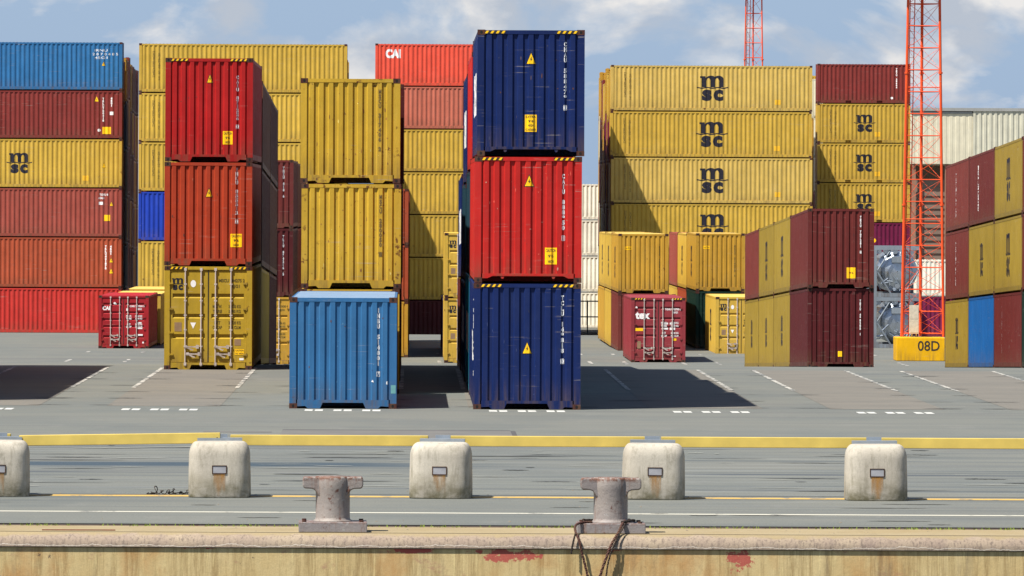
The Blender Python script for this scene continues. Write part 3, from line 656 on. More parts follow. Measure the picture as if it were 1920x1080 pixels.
def wear_marks(o, seed, tones, n=9, P=END, H=2.88, rust=True):
    """scrapes, patches of other paint and rust that follow the corrugation"""
    r = random.Random(seed)
    for tone, cnt in zip(tones, (n, n // 2, n // 3)):
        f = Flat()
        for _ in range(cnt):
            u, v = r.uniform(-1.0, 1.0), r.uniform(.3, H - .3); a = r.uniform(.006, .026); b_ = r.uniform(.006, .02) if r.random() < .6 else r.uniform(.02, .07); k_ = r.randint(6, 9)
            f.poly([(u + a * math.cos(2 * math.pi * j / k_) * r.uniform(.5, 1.1), v + b_ * math.sin(2 * math.pi * j / k_) * r.uniform(.5, 1.2)) for j in range(k_)])
        lay('paint_wear', f, [plain('wear_%d_%d_%d' % tone, tone, .7, var=.25)], o, P, lift=.0025)
RU = (84, 48, 34)
wear_marks(b3, 1, [(42, 50, 88), RU, (80, 66, 78)], 12); wear_marks(b2, 2, [(206, 78, 62), (140, 30, 28), (196, 140, 120)], 22); wear_marks(b1, 3, [(34, 48, 92), (16, 26, 58), RU], 8)
# column Y: light blue in front of three weathered yellow ones
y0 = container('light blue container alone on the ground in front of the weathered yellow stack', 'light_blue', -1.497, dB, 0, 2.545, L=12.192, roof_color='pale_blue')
code(y0, 'INBU 514801 7', .80, 2.29, .118, .062); 
f = Flat(); f.poly([(.64, .62), (.70, .60), (.68, .66)]); f.rect(.985, 1.0, .56, .62); f.rect(1.0, 1.02, .55, .63); lay('paint_chip', f, [M_white], y0, END)
f = Flat(); f.rect(1.09, 1.2, .35, .54); lay('paint_patch', f, [plain('green_patch', (96, 150, 150), .6)], y0, None, y=.0, lift=.003)
hy = 2.58
for k in range(3):
    lab = ['weathered yellow container lowest of its stack, hidden behind the light blue one', 'weathered yellow container with rust spots, right above the light blue one', 'weathered yellow container on top of the stack behind the light blue one'][k]
    o = container(lab, 'old_yellow', -1.459 + (.03 if k == 1 else 0), 176.4, hy * k, hy)
    if k: wear_marks(o, 40 + k, [(150, 104, 40), (120, 76, 36), (206, 180, 90)], 26, H=2.5)
    if k: code(o, ['', 'MSCU 280050 8', 'MSCU 317406 2'][k], .72, 2.30, .115, .066, mat=M_faint, boxed=k == 1)
for i, (d, cs) in enumerate([(188.9, ['maroon', 'brick', 'dark_maroon']), (201.4, ['brick', 'maroon'])]):
    z = gz(d)
    for k, c in enumerate(cs):
        container(f'{wd(c)} container {["one", "two"][i]} place behind the weathered yellow stack, {["on the ground", "second up", "third up"][k]}', c, -1.44 + .03 * k, d, z, 2.6, det=1, tilt=tilt_at(d, 12.192) if d > 195 else 0); z += 2.6

wear_marks(y0, 4, [(74, 124, 160), (30, 76, 124), RU], 14, H=2.5)
# column A: deep red / orange-red / yellow doors
dA = 200.3; pA = 2.896; XA = -5.59
a1 = container('yellow container with closed double doors and black logo, under the orange-red one', 'door_yellow', XA, dA, 0, pA, front='door')
on = door_marks(a1, 2.884, 'MSCU 784275 2', '45G1', plain('olive_lettering', (92, 76, 20), .6), 'msc'); hazard(a1, 2.884)
rt = container.leaves[1]
plate(rt, .86, .42, .26, .16, ['CAUTION', "9'6\" HIGH"], P=None, y=.03); f = Flat(); f.rect(.86, .98, .27, .33); lay('small_sticker', f, [M_white], rt, None, y=.03); f = Flat(); f.rect(.72, .90, .68, .86); lay('data_plate', f, [plain('data_plate', (140, 112, 84))], rt, None, y=.03)
a2 = container('orange-red container between the deep red one and the yellow doors', 'orange_red', XA - .01, dA, pA, pA)
code(a2, 'INKU 855513 0', .79, 2.73, .118, .066); warn(a2, 0.02, 1.92, w=.17, h=.22); plate(a2, .78, .52, .32, .37, ['CAUTION', "9'6", 'HIGH'])
a3 = container('deep red container on top of the stack above the yellow doors', 'deep_red', XA, dA, 2 * pA, pA)
code(a3, 'CAIU 871226 0', .79, 2.40, .112, .064); warn(a3, .02, 2.20, w=.15, h=.21); plate(a3, .52, .48, .27, .37, ['CAUTION', "9'6", 'HIGH']); hazard(a3, 2.884); wear_marks(a2, 5, [(136, 48, 30), RU, (186, 92, 64)], 18); wear_marks(a3, 6, [(148, 28, 28), (190, 62, 52), RU], 10)
for i, (d, cs, hs) in enumerate([(212.8, ['old_yellow', 'dark_maroon', 'brown'], [2.9, 2.896, 2.6]), (225.3, ['dark_maroon', 'brown', 'dark_maroon'], [2.9, 2.896, 2.6])]):
    z = gz(d)
    for k, (c, h) in enumerate(zip(cs, hs)):
        container(f'{wd(c)} container {["directly", "two places"][i]} behind the yellow doors stack, {["bottom", "middle", "top"][k]} level', c, XA + .01 * k, d, z, h, det=1, tilt=tilt_at(d, 12.192)); z += h

# column C: dark maroon stack seen between columns A and Y
dC = 304.7
for i in range(3):
    d = dC + 12.45 * i; z = gz(dC) - .05 * i
    for k, c in enumerate(['ochre', 'dark_maroon', 'maroon'] if i == 0 else ['maroon', 'brick', 'brown']):
        lab = {0: ['ochre container with doors under the narrow maroon stack, left of the light blue one', 'dark maroon container in the middle of the narrow stack left of the weathered yellow one', 'maroon container on top of the narrow stack left of the weathered yellow one'][k]}.get(i, f'{wd(c)} container {["", "one place", "two places"][i]} behind the narrow maroon stack, {["bottom", "middle", "top"][k]} level')
        o = container(lab, c, -6.14, d, z + 2.9 * k, 2.9, front='door' if (i == 0 and k == 0) else 'wall', det=2 if i == 0 else 1)
        if i == 0 and k == 0: door_marks(o, 2.888, 'MSCU 913620 4', '45G1', plain('olive_lettering', (92, 76, 20), .6), 'msc')
        if i == 0 and k: code(o, ['', 'TRIU 874216 5', 'TEXU 418 6'][k], .80, 2.6, .13, .07, boxed=False)

# column D: behind the weathered yellow stack, further down the yard
cD = [['ochre', 'rust_orange', 'rust_orange'], ['maroon', 'ochre', 'maroon'], ['brick', 'maroon', 'maroon'], ['yellow', 'maroon', 'brick']]
for i in range(4):
    d = 332 + 12.4 * i; z = gz(d)
    for k, c in enumerate(cD[i]):
        container(f'{wd(c)} container far behind the weathered yellow stack, {["first", "second", "third", "fourth"][i]} row, {["bottom", "middle", "top"][k]} level', c, -1.27 + .02 * i, d, z + 2.595 * k, 2.595, det=1)
# column E: yellow doors in the alley
for i in range(3):
    d = 320.6 + 12.5 * i; z = gz(d)
    for k in range(2):
        c = 'yellow' if i == 0 else [['', ''], ['royal_blue', 'grey'], ['maroon', 'navy']][i][k]
        lab = ['lower yellow door container with black logo in the alley left of the navy stack', 'upper yellow door container with black logo in the alley left of the navy stack'][k] if i == 0 else f'{wd(c)} container standing behind the yellow alley doors'
        if i and k: continue
        o = container(lab, c, 2.79, d, z + 2.9 * k, 2.9 if i == 0 else 2.6, front='door' if i == 0 else 'wall', det=2 if i == 0 else 1)
        if i == 0: door_marks(o, 2.888, 'MSCU 742083 1', '45G1', plain('olive_lettering', (92, 76, 20), .6), 'msc')
# column F: red doors at the left, low
f1 = container('small looking red container with weathered doors and CAI letters, left of the yellow doors', 'door_red', -13.9, 350.6, gz(350.6), 2.591, front='door', grooves=SIX_G)
H = 2.58; lf, rt = container.leaves; door_marks(f1, H, 'CAIU 280504 5', '22G1', M_white, None)
f = Flat(); f.text('CAI', .22, H - .62, .20, .36, .05); lay('logo', f, [M_white], lf, None, y=.03)
f = Flat(); f.disc(.63, H - .38, .06, .05); f.text('AG', .68, H - .42, .06, .1, .02); lay('sticker', f, [M_white], lf, None, y=.03)
f = Flat(); f.rect(.66, .9, .95, 1.02); f.rect(.66, .86, 1.22, 1.28); f.rect(.68, .92, .62, .7); f.rect(.9, .98, .25, .33); f.rect(.12, .22, H - .75, H - .63); lay('sticker', f, [M_white], rt, None, y=.03)
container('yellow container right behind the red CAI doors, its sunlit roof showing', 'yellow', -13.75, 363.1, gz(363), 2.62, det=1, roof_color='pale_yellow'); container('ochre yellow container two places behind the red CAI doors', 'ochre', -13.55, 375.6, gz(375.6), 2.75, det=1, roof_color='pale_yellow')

# side-on stacks -------------------------------------------------
def side_on(label, color, xr, d, z, H, L=12.192, det=1, **kw):
    """long side to the camera; xr is the right-hand end, d the face of the long side"""
    return container(label, color, xr, d + WD / 2, z, H, L, det=det, rot=math.pi / 2, **kw)
PS = {}
def sp(L):
    if L not in PS: PS[L] = side_prof(L)
    return PS[L]
def side_msc(o, L, H, size=1.68, codes=True, logo=True, tone=None):
    if logo: f = Flat(); f.msc(L / 2 + .05, H * .50, size); lay('logo', f, [M_black], o, sp(L), 'side', L)
    if codes:
        f = Flat(); f.vert('MEDITERRANEAN', .86, H * .84, .105, .13, .12, .0); f.vert('SHIPPING CO SA', 1.18, H * .80, .095, .11, .115, .0); lay('company_lettering', f, [M_faint], o, sp(L), 'side', L)
    f = Flat(); f.rect(L - 2.3, L - 1.95, .42, .72); lay('caution_plate', f, [plain('dull_sign', (226, 172, 34), .5)], o, sp(L), 'side', L)

# L1 far left
dL = 424.5; z = gz(dL) - .02; xr = -16.98
L1 = [('bright_red', 2.69, 'bright red side-on container on the ground at the far left, lowest of its stack'), ('rust_orange', 2.99, 'rusty orange side-on container second from the ground at the far left'),
      ('salmon', 2.9, 'salmon red side-on container third from the ground at the far left'), ('yellow', 2.896, 'yellow side-on container with black logo cut by the left picture edge'),
      ('brick', 2.86, 'brick red side-on container under the blue one at the far left'), ('sky_blue', 2.85, 'sky blue side-on container on top of the far left stack')]
for k, (c, h, lab) in enumerate(L1):
    o = side_on(lab, c, xr + random.uniform(-.06, .06) * 0, dL, z, h); f = Flat(); L = 12.192
    if c == 'yellow': side_msc(o, L, h, codes=False, size=1.3); warn(o, L - 1.05, 1.2, sp(L), .2, .3, 'side', L)
    if c == 'sky_blue':
        f.text('IRNU', L - 1.25, 2.35, .14, .75, .0); f.text('2 8 7 0 4 8 5', L - 1.0, 2.13, .14, 1.5, .0); f.text('45G1', L - 1.25, 1.92, .14, .75, .0); lay('identification_code', f, [M_white], o, sp(L), 'side', L); warn(o, L - 1.1, 1.45, sp(L), .18, .22, 'side', L)
    if c == 'brick':
        code(o, 'TRLU700418', L - 1.1, 2.42, .14, .1, P=sp(L), wall='side', L=L, boxed=False); code(o, '45G1', L - .62, 2.45, .14, .1, P=sp(L), wall='side', L=L, boxed=False); warn(o, L - 1.5, 2.2, sp(L), .24, .3, 'side', L)
        plate(o, L - .9, .28, .5, .42, ['', ''], sp(L), 'side', L); f.disc(L - 1.35, .5, .09, .09); f.rect(L - .72, L - .5, 1.4, 1.6); lay('sticker', f, [M_white], o, sp(L), 'side', L)
    if c == 'salmon':
        f.text('TGHU 8', L - 1.05, 2.5, .13, .5, .03); f.text('45G1', L - 1.2, 2.3, .13, .35, .03); f.rect(L - 1.35, L - 1.1, 1.9, 2.08); lay('identification_code', f, [M_white], o, sp(L), 'side', L); plate(o, L - .85, .95, .36, .36, ['', ''], sp(L), 'side', L); warn(o, L - .6, 1.85, sp(L), .18, .22, 'side', L)
    if c == 'rust_orange':
        code(o, 'TRLU421875', L - .92, 2.5, .14, .1, P=sp(L), wall='side', L=L, boxed=False); code(o, '45G1', L - .62, 2.5, .14, .1, P=sp(L), wall='side', L=L, boxed=False)
        warn(o, L - .6, .85, sp(L), .22, .28, 'side', L); warn(o, L - .6, 1.5, sp(L), .2, .24, 'side', L)
    z += h
def rows_behind(where, xr, d0, n, pitch, heights, colors, L=12.192, side='right', dz=0.0, shift=.05, seed=1):
    random.seed(seed)
    for i in range(n):
        d = d0 + pitch * (i + 1); z = gz(min(d, 2000)) - .02 - dz * i
        lv = len(heights)
        sh = random.uniform(-shift, shift)
        for k, h in enumerate(heights):
            c = random.choice(colors); hh = h - (.3 if random.random() < .25 else 0)
            side_on(f'{wd(c)} container, row {["one", "two", "three", "four", "five", "six", "seven", "eight", "nine", "ten", "eleven"][i]} behind {where}, {ORD[k]} level', c, xr + sh, d, z, hh, L=L, det=0, group=f'container ends in the rows behind {where}'); z += hh
rows_behind('the far left stack', -16.98, dL, 9, 2.62, [2.69, 2.9, 2.896, 2.896, 2.86, 2.85], ['brown', 'maroon', 'ochre', 'brown', 'brick', 'dark_maroon', 'navy'], seed=4)

# L2 yellow wall left
dL2 = 422.0; z = gz(dL2) - .06; xr = -3.70
for k, (c, h) in enumerate([('yellow', 2.591), ('yellow', 2.896), ('royal_blue', 2.896), ('yellow', 2.896), ('yellow', 2.896), ('yellow', 2.896)]):
    lab = ['lowest yellow container of the yellow wall behind the deep red stack', 'yellow side-on container just under the royal blue one, left of the deep red stack', 'royal blue side-on container showing left of the orange-red one',
           'yellow side-on container just above the royal blue one', 'yellow side-on container second from the top behind the deep red one', 'yellow side-on container on top, its wall seen above the deep red one'][k]
    o = side_on(lab, c, xr, dL2, z, h); z += h
    if c == 'yellow': side_msc(o, 12.192, h, logo=False)
rows_behind('the yellow wall left of centre', -3.70, dL2, 4, 2.7, [2.591, 2.896, 2.896, 2.896, 2.896, 2.6], ['brown', 'ochre', 'old_yellow', 'maroon'], seed=7)

# G far coral and yellow stack seen in the alley
dG = 437.0; z = 14.22 - 6 * 2.595 - 2.3; xr = 10.07
for k, (c, h, lab) in enumerate([('dark_maroon', 2.3, 'dark maroon side-on container on the ground closing the alley'), ('yellow', 2.595, 'yellow side-on container just above the dark maroon one closing the alley'), ('yellow', 2.595, 'shaded yellow side-on container, third level of the wall closing the alley'),
        ('yellow', 2.595, 'yellow side-on container crossed by a slanting shadow, fourth level of the alley wall'), ('yellow', 2.595, 'sunlit yellow side-on container just below the faded pink one'), ('faded_pink', 2.595, 'faded pink side-on container under the coral red CAI one'), ('coral', 2.595, 'coral red side-on container with white CAI letters on top of the alley wall')]):
    o = side_on(lab, c, xr, dG, z, h); z += h
    if c == 'coral': f = Flat(); f.text('CAI', 1.08, 1.97, .56, .92, .06); lay('logo', f, [M_white], o, sp(12.192), 'side', 12.192)
rows_behind('the alley wall', 10.07, dG, 10, 2.7, [2.3, 2.595, 2.595, 2.595, 2.595, 2.595, 2.595], ['brick', 'ochre', 'coral', 'maroon'], seed=9)

# R1 big yellow wall
dR = 444.0; z = gz(dR) - .01; xr = 24.8
for k in range(6):
    h = 2.65 if k == 0 else 2.846
    lab = ['lowest yellow container of the big yellow wall, hidden behind smaller stacks', 'second lowest yellow container of the big yellow wall, half hidden', 'yellow container with logo, lowest visible of the big wall, above the small yellow pair',
           'yellow container with black logo, third from the top of the big yellow wall', 'brighter yellow container with black logo, second from the top of the big yellow wall', 'yellow container with black logo on top of the big yellow wall'][k]
    o = side_on(lab, 'pale_yellow' if k in (3, 5) else 'yellow', xr + [0, .05, .05, .02, -.03, 0][k], dR, z, h, L=12.4); z += h
    side_msc(o, 12.4, h, logo=k > 1)
rows_behind('the big yellow wall', 24.8, dR, 10, 2.75, [2.65, 2.846, 2.846, 2.846, 2.846, 2.846], ['yellow', 'purple', 'ochre', 'brick', 'ochre', 'brown', 'maroon', 'cream'], L=12.4, seed=12)
# R2 short containers right
d2 = 470.0; z = gz(d2); xr = 32.66
for k in range(7):
    h = 2.591 if k > 2 else 2.379
    c = ['brick', 'maroon', 'purple', 'yellow', 'yellow', 'yellow', 'brick'][k]
    lab = ['brick red short container on the ground behind the silver tanks', 'maroon short container low behind the silver tanks', 'purple short container with yellow emblem above the silver tanks', 'yellow short container with black logo, lowest of the three above the purple one',
           'yellow short container with black logo crossed by a slanting shadow', 'yellow short container with black logo just below the brick red top one', 'brick red short container on top, beside the orange mast'][k]
    o = side_on(lab, c, xr, d2, z, h, L=6.058, pockets=True); z += h
    if c == 'yellow': side_msc(o, 6.058, h, size=1.22)
    if k == 6: code(o, 'TEXU 28604', 4.6 + .55, 2.3, .13, .08, P=sp(6.058), wall='side', L=6.058, boxed=False); f = Flat(); f.disc(4.85, .35, .08, .08); lay('sticker', f, [M_white], o, sp(6.058), 'side', 6.058)
    if k == 2: f = Flat(); f.disc(3.55, 1.2, .32, .18); f.poly([(3.3, .7), (3.5, .6), (3.75, 1.1), (3.6, 1.3)]); lay('emblem', f, [M_sign], o, sp(6.058), 'side', 6.058)
rows_behind('the short brick-topped stack', 32.66, d2, 4, 2.8, [2.379, 2.379, 2.379, 2.591, 2.591, 2.591, 2.591], ['yellow', 'brick', 'cream', 'ochre'], L=6.058, seed=15)
# white stack in the gap
for k in range(4): side_on(['white reefer container on the ground in the gap right of the navy stack', 'white reefer container second from the ground in the gap right of the navy stack', 'white reefer container second from the top in the gap right of the navy stack', 'white reefer container on top in the gap right of the navy stack'][k], 'white', 22.8, 478, gz(478) + 2.4 * k, 2.4)

# R3 small yellow pair and maroon lower row, right of the gap
for i, (lo, up) in enumerate([('wine', 'ochre'), ('yellow', 'yellow'), ('ochre', 'yellow')]):
    d = 350.6 + 12.5 * i; z = -2.62 - .03 * i
    w_ = ['', 'one place back', 'two places back'][i]
    container('wine red container on the ground carrying the yellow one, behind the tex doors' if i == 0 else f'{wd(lo)} container {w_} in the row behind the tex doors, lower level', lo, 11.4, d, z, 2.87, det=1)
    o = container('ochre yellow container set on the wine red one, above the tex doors' if i == 0 else f'{wd(up)} container {w_} in the row above the tex doors, upper level', up, 11.4 + .02 * i, d, z + 2.87, 2.9, det=2 if i == 0 else 1, roof_color='pale_yellow')
    f = Flat(); f.msc(6.2, 1.45, 1.7); lay('logo', f, [M_black], o, P12, 'side', 12.192)
    if i == 0: code(o, 'MSCU 402817 3', .78, 2.3, .12, .06, mat=M_faint, boxed=False); plate(o, -.75, 2.1, .32, .16, ['CAUTION'])
    if lo != 'wine': o = bpy.context.scene.objects[-1]
# tex doors
tx = container('wine red container with white tex letters on its doors', 'tex_red', 11.21, 323.7, gz(323.7), 2.92, front='door', grooves=SIX_G, L=12.192)
H = 2.908; lf, rt = container.leaves; door_marks(tx, H, 'TGHU 702750 8', '45G1', M_white, None); hazard(tx, H)
f = Flat(); f.text('tex', .36, H - .80, .33, .66, .05); f.disc(.08, H - .45, .045, .055); lay('logo', f, [M_white], lf, None, y=.03)
f = Flat(); f.rect(.04, .38, H - 1.50, H - 1.37); lay('yellow_band', f, [M_sign], lf, None, y=.03); f = Flat(); f.rect(.12, .28, .62, .95); lay('data_plate', f, [plain('data_plate', (140, 112, 84))], lf, None, y=.03)
f = Flat(); f.rect(.14, .42, H - 1.20, H - 1.12); f.rect(.5, .72, H - 1.20, H - 1.12); f.rect(.14, .42, H - 1.43, H - 1.35); f.rect(.5, .74, H - 1.45, H - 1.34); f.rect(.6, .78, .26, .30); lay('weight_lettering', f, [M_white], rt, None, y=.03)
plate(rt, .72, .98, .16, .1, [''], P=None, y=.03)
# R4
r4 = container('yellow container with doors and small black logo, partly hidden by the maroon block', 'yellow', 15.89, 344.4, -2.72, 2.9, front='door', roof_color='pale_yellow')
door_marks(r4, 2.888, 'MSCU 650318 7', '45G1', plain('olive_lettering', (92, 76, 20), .6), 'msc'); f = Flat(); f.msc(6.2, 1.45, 1.7); lay('logo', f, [M_black], r4, P12, 'side', 12.192)
for i, (lo, up) in enumerate([('dark_green', 'ochre'), ('rust_orange', 'yellow'), ('yellow', 'salmon')]):
    d = 360.0 + 12.5 * i; z = gz(d) + .02; w_ = ['first', 'second', 'third'][i]
    container(f'{wd(lo)} container, {w_} behind the yellow doors near the maroon block, lower level', lo, 15.55, d, z, 2.87, det=1)
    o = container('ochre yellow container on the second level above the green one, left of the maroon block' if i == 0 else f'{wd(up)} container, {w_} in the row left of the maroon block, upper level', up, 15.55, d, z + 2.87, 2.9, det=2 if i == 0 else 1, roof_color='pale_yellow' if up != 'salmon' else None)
    if up != 'salmon': f = Flat(); f.msc(6.2, 1.45, 1.7); lay('logo', f, [M_black], o, P12, 'side', 12.192)
    if i == 0: code(o, 'MSCU 514073 6', .72, 2.3, .12, .06, mat=M_faint, boxed=False); plate(o, -.7, 2.1, .32, .16, ['CAUTION'])
# R5 maroon block
for i, (lo, up) in enumerate([('dark_maroon', 'maroon'), ('yellow', 'wine'), ('yellow', 'yellow'), ('yellow', 'yellow')]):
    pass
lows = ['dark_maroon', 'dim_lit_yellow', 'dim_lit_yellow', 'dim_lit_yellow']; ups = ['maroon', 'dim_lit_yellow', 'dim_lit_yellow', 'wine']  # dull yellow: weak light on these side walls put into the paint colour
for i in range(4):
    d = 264.7 + 12.42 * i; z = gz(d) - .02; t = tilt_at(d, 12.192)
    w_ = ['nearest', 'second', 'third', 'farthest'][i]
    for k, c in enumerate((lows[i], ups[i])):
        lab = ['dark maroon container on the ground at the front of the two-high block', 'scratched maroon container on top at the front of the two-high block'][k] if i == 0 else f'{wd(c)} container {w_} in the two-high maroon and yellow block, {"upper" if k else "lower"} level'
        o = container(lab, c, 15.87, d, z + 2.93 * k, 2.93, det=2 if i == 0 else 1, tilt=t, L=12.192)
        if c == 'dim_lit_yellow': f = Flat(); f.msc(6.2, 1.45, 1.75 if k else 1.3); lay('logo', f, [M_black], o, P12, 'side', 12.192)
        if i == 0 and k == 0: code(o, 'TEXU 498205 1', .72, 2.5, .10, .045, boxed=False); plate(o, -.02, .40, .15, .2, ['', ''])
        if i == 0: wear_marks(o, 60 + k, [(66, 26, 24), (120, 56, 46), RU], 22 if k else 8)
        if i == 0 and k == 1: code(o, 'TEXU 707281 4', .72, 2.65, .105, .05, boxed=True); plate(o, .38, .35, .34, .4, ['', "9'6", ''])
# R6 right block
low = ['dark_green', 'maroon', 'mid_blue', 'dim_lit_yellow']; mid = ['maroon', 'dim_lit_yellow', 'dim_lit_yellow', 'wine']; top = ['maroon', 'dim_lit_yellow', 'maroon', 'wine']
for i in range(4):
    d = 248.6 + 12.45 * i; z = gz(d); t = tilt_at(d, 12.192)
    for k, c in enumerate((low[i], mid[i], top[i])):
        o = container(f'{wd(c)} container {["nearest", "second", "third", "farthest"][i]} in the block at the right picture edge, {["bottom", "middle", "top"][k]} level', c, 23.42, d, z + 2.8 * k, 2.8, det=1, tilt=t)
        if c == 'dim_lit_yellow': f = Flat(); f.msc(6.2, 1.4, 1.75 if i == 1 else 1.4); lay('logo', f, [M_black], o, P12, 'side', 12.192)
        if c in ('maroon', 'wine', 'brick'): f = Flat(); f.vert('TEXU70728', 2.5 + i, 2.3, .17, .2, .2); lay('identification_code', f, [M_white], o, P12, 'side', 12.192)
# stack just outside the left edge, whose shadow lies on the yard
for i in range(3):
    for k, c in enumerate((['navy', 'brick', 'brown'], ['brick', 'navy', 'brick'], ['brown', 'brick', 'navy'])[i]):
        container(f'{wd(c)} container of the stack left of the picture, row {["one", "two", "three"][i]}, {ORD[k]} level', c, -13.9, 167.0 + 12.4 * i, 2.9 * k, 2.9, det=1)

# two pale and wine containers behind the mast
side_on('wine red container on the ground behind the orange mast', 'purple', 37.2, 450, gz(450), 2.591, L=6.058)
side_on('white container set on the wine red one behind the orange mast', 'white', 37.2, 450, gz(450) + 2.6, 2.3, L=6.058)

# ------------------------------------------------------------------ tanks in steel frames
M_galv = paint('galvanised_steel', (136, 144, 152), .25, rough=.45, metal=.3)
tank_m = paint('tank_cladding', (176, 184, 194), .3, rough=.28, metal=.85)
for k in range(2):
    t = thing('tank_container', ['silver tank in a braced grey steel frame, lower of the two behind the mast', 'silver tank in a braced grey steel frame, upper of the two behind the mast'][k], 'tank', (24.9, 367.0, gz(367) + 2.6 * k), group='framed tanks behind the orange mast')
    Hk = 2.59; m = MB(); W = 1.22
    for sx in (-1, 1):
        for y in (0, 5.9): a, b_ = sorted((sx * W, sx * (W - .15))); m.box(a, b_, y, y + .15, 0, Hk)
        for zz in (.02, Hk - .15): a, b_ = sorted((sx * (W - .003), sx * (W - .12))); m.box(a, b_, .15, 5.9, zz, zz + .12)
    for y in (0.003, 5.9):
        for zz in (.0, Hk - .2): m.box(-W + .15, W - .15, y, y + .14, zz + .004, zz + .194)
    link('frame', m.mesh('frame'), M_galv, t)
    for sx in (-1, 1):
        for (za, zb_) in ((.22, 1.0), (Hk - .22, 1.6)):
            m = MB(); m.tube((sx * 1.07, .05, za if k else Hk - za), (sx * .25, .05, zb_ * 0 + (.25 if za > 1 else Hk - .25) * 0 + 1.3), .05, 6) if False else m.tube((sx * 1.06, .06, 1.30), (sx * .35, .06, .18 if za < 1 else Hk - .18), .045, 6)
            link('diagonal_brace', m.mesh('diagonal_brace'), M_galv, t)
    m = MB(); n = 24; prof = [(.02, .25), (.45, .29), (.8, .40), (1.0, .58), (1.06, .8), (1.06, 5.2), (1.0, 5.4), (.8, 5.6), (.45, 5.7), (.02, 5.75)]
    for (r0, q0), (r1, q1) in zip(prof, prof[1:]):
        for j in range(n):
            a0 = 2 * math.pi * j / n; a1 = 2 * math.pi * (j + 1) / n
            m.face([(r0 * math.cos(a0), q0, 1.3 + r0 * math.sin(a0)), (r0 * math.cos(a1), q0, 1.3 + r0 * math.sin(a1)), (r1 * math.cos(a1), q1, 1.3 + r1 * math.sin(a1)), (r1 * math.cos(a0), q1, 1.3 + r1 * math.sin(a0))][::-1])
    link('tank', m.mesh('tank', True), tank_m, t)
    m = MB(); m.tube((0, .28, .55), (0, .12, .55), .13, 12); m.tube((0, .3, .9), (.0, .05, .9), .03, 8); m.box(-.3, .3, .1, .3, 1.75, 2.05); link('valve', m.mesh('valve'), M_galv, t)
    random.seed(30 + k)
    for j in range(5): m = MB(); m.tube((-.95 + j * .42, .35, 2.33), (-.95 + j * .42, 1.2, 2.33), .15, 12); link('small_cylinder', m.mesh('small_cylinder', False), tank_m, t)
    for j in range(9):
        m = MB(); x_ = random.uniform(-.9, .9); z_ = random.uniform(.3, .8); m.tube((x_, .2, z_), (x_ + random.uniform(-.5, .5), .22, z_ + random.uniform(-.1, .5)), random.uniform(.025, .06), 8); link('pipe', m.mesh('pipe'), random.choice([M_galv, tank_m]), t)
    for q in (1.0, 2.2, 3.4, 4.6):
        m = MB()
        for j in range(24):
            a0 = 2 * math.pi * j / 24; a1 = 2 * math.pi * (j + 1) / 24
            m.face([(1.075 * math.cos(a0), q, 1.3 + 1.075 * math.sin(a0)), (1.075 * math.cos(a0), q + .08, 1.3 + 1.075 * math.sin(a0)), (1.075 * math.cos(a1), q + .08, 1.3 + 1.075 * math.sin(a1)), (1.075 * math.cos(a1), q, 1.3 + 1.075 * math.sin(a1))])
        link('strap', m.mesh('strap'), M_galv, t)


# ------------------------------------------------------------------ lattice masts
M_or = paint('orange_mast_paint', (226, 84, 40), .12, rough=.5)
def mast(label, X, d, z0, H, wb, wt, sections, base=True):
    t = thing('lattice_mast', label, 'mast', (X, d, z0)); zb = 1.1 if base else 0
    ang = [math.radians(a) for a in (206, -26, 90)]
    def leg(i, z): r = (wb + (wt - wb) * z / H) / 2 / math.cos(math.radians(26)); return Vector((r * math.cos(ang[i]), r * math.sin(ang[i]), z + zb))
    for i in range(3): m = MB(); m.tube(leg(i, 0), leg(i, H), .066 if base else .05, 8); [m.tube(leg(i, z) - Vector((0, 0, .04)), leg(i, z) + Vector((0, 0, .04)), .10, 8) for z in [6.05 * q for q in range(1, int(H / 6.05) + 1)]]; link('leg', m.mesh('leg'), M_or, t)
    z = 0.15; n = 0
    def one(nm, p, q, r, k): mm = MB(); mm.tube(p, q, r, k); link(nm, mm.mesh(nm), M_or, t)
    while z < H - .9:
        for i in range(3):
            j = (i + 1) % 3; one('cross_bar', leg(i, z), leg(j, z), .028, 6)
            a, b_ = (i, j) if n % 2 else (j, i); one('brace', leg(a, z), leg(b_, z + 1.0), .011, 5)
            if base: one('brace', leg(b_, z), leg(a, z + 1.0), .007, 4)
        if base and n % 6 == 5: one('cross_bar', leg(0, z + .2), leg(1, z + .2), .028, 6)
        z += 1.008; n += 1
    m = MB()                                                   # climbing ladder beside the left leg
    off = Vector((.17, .12, 0))
    m.tube(leg(0, 0) + off * .6, leg(0, H) + off * .6, .022, 6); m.tube(leg(0, 0) + off * 1.9, leg(0, H) + off * 1.9, .022, 6)
    z = .2
    while z < H: m.tube(leg(0, z) + off * .6, leg(0, z) + off * 1.9, .01, 5); z += .3
    link('ladder', m.mesh('ladder'), M_or, t)
    m = MB(); m.box(-1.3, 1.3, -1.0, 1.0, H + zb, H + zb + .08); [m.box(a - .25, a + .25, -1.15, -1.0, H + zb + .2, H + zb + .65) for a in (-.95, 0, .95)]; m.tube((-1.3, -1.0, H + zb + .9), (1.3, -1.0, H + zb + .9), .03); [m.tube((a, -1.0, H + zb), (a, -1.0, H + zb + .9), .03) for a in (-1.3, 0, 1.3)]
    link('lamp_platform', m.mesh('lamp_platform'), M_galv, t)
    return t
t = mast('orange lattice mast with yellow 08D base block, nearer and taller in view', 23.55, 330.6, gz(330.6), 16.2, 1.92, 1.42, 4)
my = paint('yellow_base_paint', (222, 168, 12), .15)
m = MB(); m.prism_y([(-1.15, 0), (1.06, 0), (1.06, 1.08), (-1.15, 1.08)], -1.35, .9)
bo = link('base_block', m.mesh('base_block'), my, t, loc=(-.1, 0, 0)); md_ = bo.modifiers.new('b', 'BEVEL'); md_.width = .03; md_.segments = 2
